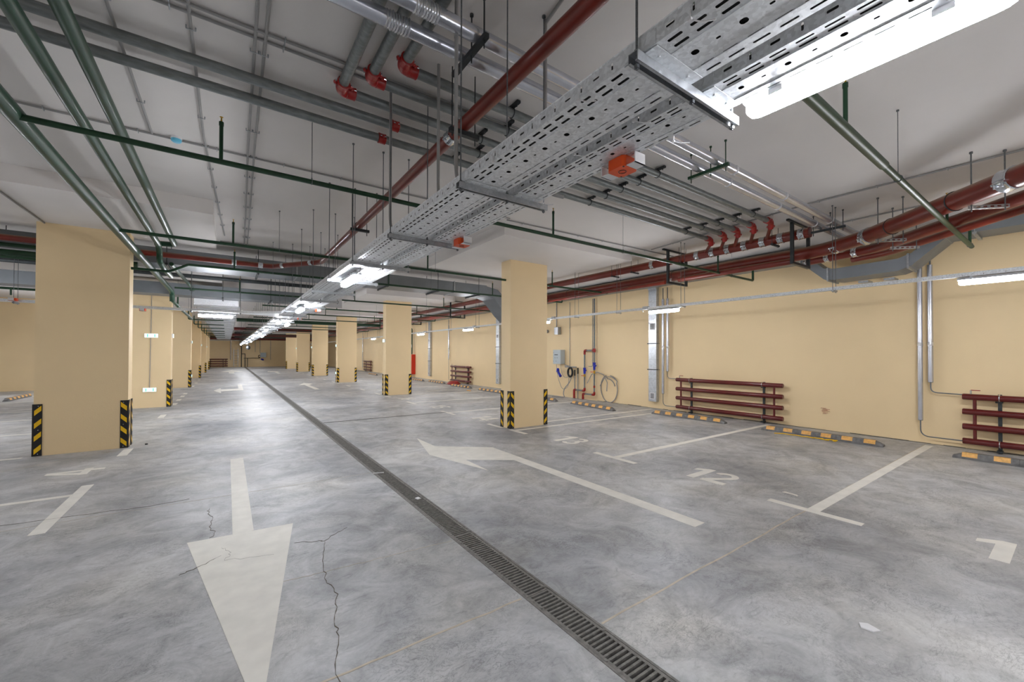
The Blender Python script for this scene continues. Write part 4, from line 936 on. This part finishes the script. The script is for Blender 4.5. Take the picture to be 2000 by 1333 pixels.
tag(tubeo('cable_coil', 'conduit', P, .014, seg=8), 'large loop of grey cable leaning on the wall right of the standpipes', 'cable')
P = [(9.66,8.55-.4*math.sin(k*PI/14),.12+.72*math.sin(PI*.15+k*PI/16)) for k in range(9)]
tag(tubeo('cable_coil', 'conduit', [(9.655,9.45,.55),(9.655,9.25,.85),(9.655,9.0,.93),(9.655,8.75,.86),(9.655,8.6,.62),(9.655,8.62,.35)], .013, seg=8), 'grey cable arching over the tall standpipe', 'cable')
tag(tubeo('cable_coil', 'conduit', fillet([(9.66,8.9,.5),(9.66,8.7,.78),(9.66,8.45,.82),(9.66,8.2,.68)], .2), .011, seg=8), 'free end of grey cable sticking out right of the loop', 'cable')
# conduits down the wall
for i, (x, y, z0, z1, lab, r) in enumerate(((9.73,10.36,1.05,3.3,'thin grey conduit running up the wall from the cable coil',.009), (9.73,9.29,1.1,3.3,'thin grey conduit running up the wall left of the tall standpipe',.009), (9.73,11.05,2.45,3.4,'short grey drop pipe above the grey sensor box behind the column',.016))):
    t = thing('wall_conduit', lab, 'conduit', (x,y,0)); P = [(0,0,z0),(0,0,z1)]
    if i == 1: P = fillet([(0,.18,z0),(0,0,z0),(0,0,z1)], .06)
    tubeo('tube', 'conduit', P, r, t, 8)
    for k in range(5):
        z = z0+.2+k*(z1-z0-.3)/5; b = MB(); b.box((-.014,-.015,z-.008),(.012,.015,z+.008)); b.build('clip', 'zinc', t)
t = thing('sensor_box', 'grey metal box on the wall just right of the nearest right column', 'junction box', (9.7,10.93,2.2)); b = MB(); b.box((-.1,-.1,0),(.04,.1,.26)); b.build('box', 'zinc', t)
tag(tubeo('alarm_sounder', 'conduit', [(9.74,11.55,2.34),(9.66,11.55,2.34)], .06, seg=14), 'small round grey device on the wall beside the column', 'alarm')
t = thing('hydrant_cabinet', 'tall red fire cabinet on the wall right of the second right column', 'fire cabinet', (9.7,24.8,.2)); b = MB(); b.box((-.2,-.35,0),(.04,.35,1.25)); b.build('body', 'cabinet', t); b = MB(); b.box((-.205,-.33,.02),(-.2,.33,1.23)); b.build('door', 'cabinet', t)
t = thing('green_riser', 'dark green riser pipe rising from the red cabinet', 'pipe', (9.6,24.7,0)); tubeo('pipe', 'dkgreen', fillet([(0,0,1.46),(0,0,3.1),(-.6,0,3.1),(-2,0,3.1)], .12), .045, t, 14)
b = MB()
for k in range(7): b.box((9.738,3.02+random.uniform(-.03,.03)-.04*(k%2),.33+k*.018),(9.7495,3.06+random.uniform(0,.05),.334+k*.018))
tag(b.build('red_scribble', 'brightred'), 'small red pencil scribble low on the right wall between the radiators', 'scribble')
# end wall equipment
t = thing('wall_ladder', 'steel wall ladder on the end wall right of the radiator', 'ladder', (.8,52.5,0))
for x in (-.19,.19): b = MB(); b.box((x-.02,-.03,.0),(x+.02,.02,1.95)); b.build('rail', 'zinc', t)
for k in range(7): tubeo('rung', 'zinc', [(-.19,0,.15+k*.27),(.19,0,.15+k*.27)], .014, t, 8)
for i, (x, z0, z1, r) in enumerate(((1.3,0,2.9,.04),(1.62,0,1.45,.03),(1.85,0,.95,.025),(.35,.8,3.3,.05))):
    tag(tubeo('end_wall_pipe', 'darksteel' if i < 3 else 'sleeve', [(x,52.5,z0),(x,52.5,z1)], r, seg=8), ['tall dark pipe on the end wall right of the ladder','shorter dark pipe on the end wall right of the tall one','low dark pipe on the end wall below the long cross pipe','silver pipe on the end wall left of the ladder'][i], 'pipe')
tag(tubeo('end_wall_pipe', 'darksteel', [(1.3,52.48,1.42),(1.62,52.48,1.42)], .03, seg=8), 'short dark cross pipe joining two pipes on the end wall', 'pipe')
tag(tubeo('end_wall_pipe', 'darksteel', [(1.5,52.48,.95),(3.0,52.48,.97)], .025, seg=8), 'long thin dark cross pipe on the end wall left of the grey panel', 'pipe')
t = thing('control_panel', 'small grey control panel on the end wall', 'electrical panel', (3.3,52.5,1.05)); b = MB(); b.box((-.27,-.2,0),(.27,0,.5)); b.build('box', 'panel', t)
b = MB(); b.tube([(3.1,52.5,.85),(3.35,52.5,.75)], .09, 10); tag(b.build('blue_plug', 'blue'), 'blue plug below the small grey panel on the end wall', 'plug')
b = MB(); b.tube([(2.95+.1*math.cos(a*PI/6),52.57,1.15+.13*math.sin(a*PI/6)) for a in range(13)], .03, 8); tag(b.build('cable_coil', 'cable'), 'black cable coil left of the small grey panel on the end wall', 'cable')
for i, (x, z) in enumerate(((2.55,1.62),(4.0,.75),(3.0,1.5))): tag(tubeo('end_wall_conduit', 'conduit', [(x,52.57,z),(x,52.57,3.3)], .02, seg=6), ['thin conduit with a small end box on the end wall','long thin conduit right of the panel on the end wall','thin conduit rising from the panel on the end wall'][i], 'conduit')
tag(tubeo('end_wall_rail', 'tray', [(-3.1,52.3,2.85),(1.4,52.3,2.85)], .05, seg=8), 'long light rail crossing the end wall at the left', 'rail')

# ================================================================= CEILING CONDUITS, DETECTORS
def cconduit(pts, label, r=.010, step=.6, m='conduit'):
    t = thing('ceiling_conduit', label, 'conduit', (0,0,CEIL-.014))
    b = MB(); b.tube([(x,y,0) for x, y in pts], r, 8); b.build('tube', m, t)
    P0, P1 = Vector(pts[0]), Vector(pts[-1]); L_ = (P1-P0).length; n = min(60, int(L_/step)); b = MB(); d = (P1-P0).normalized(); s_ = Vector((-d.y, d.x)); ax = 0 if abs(d.x) > abs(d.y) else 1
    a = s_*(r+.014); c = -a
    b.tube([(a.x,a.y,.010),(a.x,a.y,-r-.002),(c.x,c.y,-r-.002),(c.x,c.y,.010)], .0045, 4); c0 = None
    for k in range(n):
        q = P0+d*(k+.5)*step
        for u, v in zip(pts, pts[1:]):
            if min(u[ax], v[ax]) <= q[ax] <= max(u[ax], v[ax]): q = Vector(u)+(Vector(v)-Vector(u))*((q[ax]-u[ax])/(v[ax]-u[ax])); break
        if c0 is None: c0 = o = b.build('clip', 'zinc', t)
        else: o = c0.copy(); C.objects.link(o); o.parent = t
        o.location = (q.x, q.y, 0)
cconduit([(-.61,-3),(-.60,5.1)], 'ceiling conduit, leftmost of those running away overhead')
cconduit([(-.23,-3),(-.20,4.9),(-.05,8.8)], 'ceiling conduit running away overhead, second from the left')
cconduit([(.06,-3),(.16,5.0),(.26,9.4)], 'ceiling conduit running away overhead, left one of the close pair')
cconduit([(.125,-3),(.215,5.0),(.31,9.4)], 'ceiling conduit running away overhead, right one of the close pair')
cconduit([(-6,3.18),(1.2,3.15),(2.5,3.15)], 'ceiling conduit crossing above the grey pipes, near one of a pair')
cconduit([(-6,3.05),(0,3.08),(2.5,3.02)], 'ceiling conduit crossing above the grey pipes, far one of a pair')
cconduit([(-7,5.12),(3.55,5.12)], 'ceiling conduit crossing beside the long sprinkler pipe', .010)
cconduit([(3.55,5.2),(7.8,5.08)], 'ceiling conduit crossing in front of the nearest right drop panel', .010)
cconduit([(-.12,9.3),(3.4,9.3),(7,9.3)], 'ceiling conduit crossing in front of the cross duct, near one of a pair')
cconduit([(-.12,9.42),(3.4,9.42),(7,9.42)], 'ceiling conduit crossing in front of the cross duct, far one of a pair')
cconduit([(6.62,-3),(6.55,2.2),(6.9,5.0)], 'ceiling conduit left of the manifold running away at the upper right', .011)
cconduit([(7.9,-3),(7.9,2.3),(8.3,12)], 'ceiling conduit above the red pipes at the upper right, near the wall', .011)
b = MB(); b.tube([(-2.2,6.95,3.388),(-2.19,8.74,3.388)], .011, 8); tag(b.build('ceiling_conduit', 'conduit'), 'conduit under the left drop panel running into the nearest left column', 'conduit')
for x, y, z0, lab in ((1.06,3.21,2.49,'curved grey conduit dropping into the cable tray, middle one'), (1.09,2.13,2.5,'thick grey conduit dropping into the cable tray near the third hanger'), (1.62,1.95,2.5,'grey conduit dropping behind the red pipe into the trays'), (1.24,2.7,2.6,'grey conduit dropping behind the clamp of the red pipe'), (1.35,.55,2.5,'ribbed grey conduit dropping into the tray near the large lamp')):
    tag(tubeo('drop_conduit', 'conduit', fillet([(x,y,CEIL-.002),(x,y,z0+.1),(x,y-.02,z0),(x+.10,y-.06,z0-.015)], .06), .011, seg=10), lab, 'conduit')
tag(tubeo('drop_conduit', 'conduit', fillet([(1.62,1.95,CEIL-.02),(1.55,1.5,CEIL-.02),(1.2,1.4,CEIL-.02)], .05), .011, seg=10), 'short grey conduit bending along the ceiling right of the red pipe', 'conduit')
for i, (x, y) in enumerate(((-.42,5.1),(8.3,1.25),(3.2,9.36))):
    t = thing('smoke_detector', 'round detector with cyan dust cap on the ceiling ' + ['beside the left green pipes','above the red pipes at the right','in front of the cross duct'][i], 'smoke detector', (x,y,CEIL))
    b = MB(); b.tube([(0,0,0),(0,0,-.02)], .045, 18); b.build('base', 'white', t); b = MB(); b.tube([(0,0,-.02),(0,0,-.04),(0,0,-.048)], [.042,.040,.03], 18); b.build('dust_cap', 'cyan' if i < 2 else 'white', t)

t = thing('lane_sign', 'white sign board with small black mark half hidden above the aisle trays', 'sign', (2.35,11.6,2.72))
b = MB(); b.prism([(-.55,-.012),(.18,-.012),(.18,.0),(-.55,.0)], .0, .26); b.build('board', 'white', t)
b = MB(); b.prism([(.09,-.016),(.10,-.016),(.10,-.012),(.09,-.012)], .12, .19); b.box((.05,-.016,.12),(.06,-.012,.17)); b.box((.05,-.016,.165),(.1,-.012,.175)); b.box((.0,-.016,.12),(.012,-.012,.16)); b.build('mark', 'black', t)
for x in (-.5,.12): b = MB(); b.tube([(x,-.006,.255),(x,-.006,CEIL-2.722)], .003, 6); b.build('wire', 'rod', t)
# ================================================================= EXIT SIGNS
def exit_sign(loc, rz, label, wd=.27):
    t = thing('exit_sign', label, 'sign', loc, rz, 'lit escape signs')
    b = MB(); b.box((-wd/2-.006,-.03,-.056),(wd/2+.006,0,.056)); b.build('housing', 'white', t)
    b = MB(); b.box((-wd/2,-.034,-.05),(wd/2,-.0301,.05)); f = b.build('lit_face', 'sign', t)
    for s_ in (-1, 1):
        b = MB(); b.prism([(s_*.065,-.0355),(s_*.085,-.0355),(s_*.085,-.034),(s_*.065,-.034)], -.04, .04); b.build('green_mark', 'signgreen', f)
exit_sign((-1.69,14.75,1.97), 0, 'lit escape sign high on the second left column')
exit_sign((-1.71,14.75,.49), 0, 'lit escape sign low on the second left column')
t = thing('sign_cable', 'thin grey cable with clips running down to the escape signs on the second left column', 'cable', (-1.70,14.74,0)); tubeo('tube', 'conduit', [(.01,0,3.3),(0,0,2.02)], .007, t, 6); tubeo('lower_tube', 'conduit', [(0,0,1.92),(-.015,0,.54)], .007, t, 6)
for k, (y, z) in enumerate(((15.05,1.98),(22.7,1.97),(30.9,1.97),(38.9,1.97))):
    exit_sign((-1.27,y-.12,z), PI/2, 'high lit escape sign on the side of a left column, ' + ORD[k], .2)
for k, (y, z) in enumerate(((22.7,.49),(38.9,.49))):
    exit_sign((-1.27,y-.12,z), PI/2, 'lit escape sign low on the aisle side of the left columns, ' + ORD[k] + ' one', .2)
for k, (y, z) in enumerate(((14.62,1.96),(22.4,1.9),(29.8,1.9),(37.1,1.9))):
    exit_sign((4.65,y,z), -PI/2, 'high lit escape sign on the side of a right column, ' + ORD[k], .2)
exit_sign((4.65,22.4,.49), -PI/2, 'lit escape sign low on the aisle side of the third right column', .2)
exit_sign((5.60,14.62,1.78), PI/2, 'lit escape sign on the wall side of the second right column', .2)
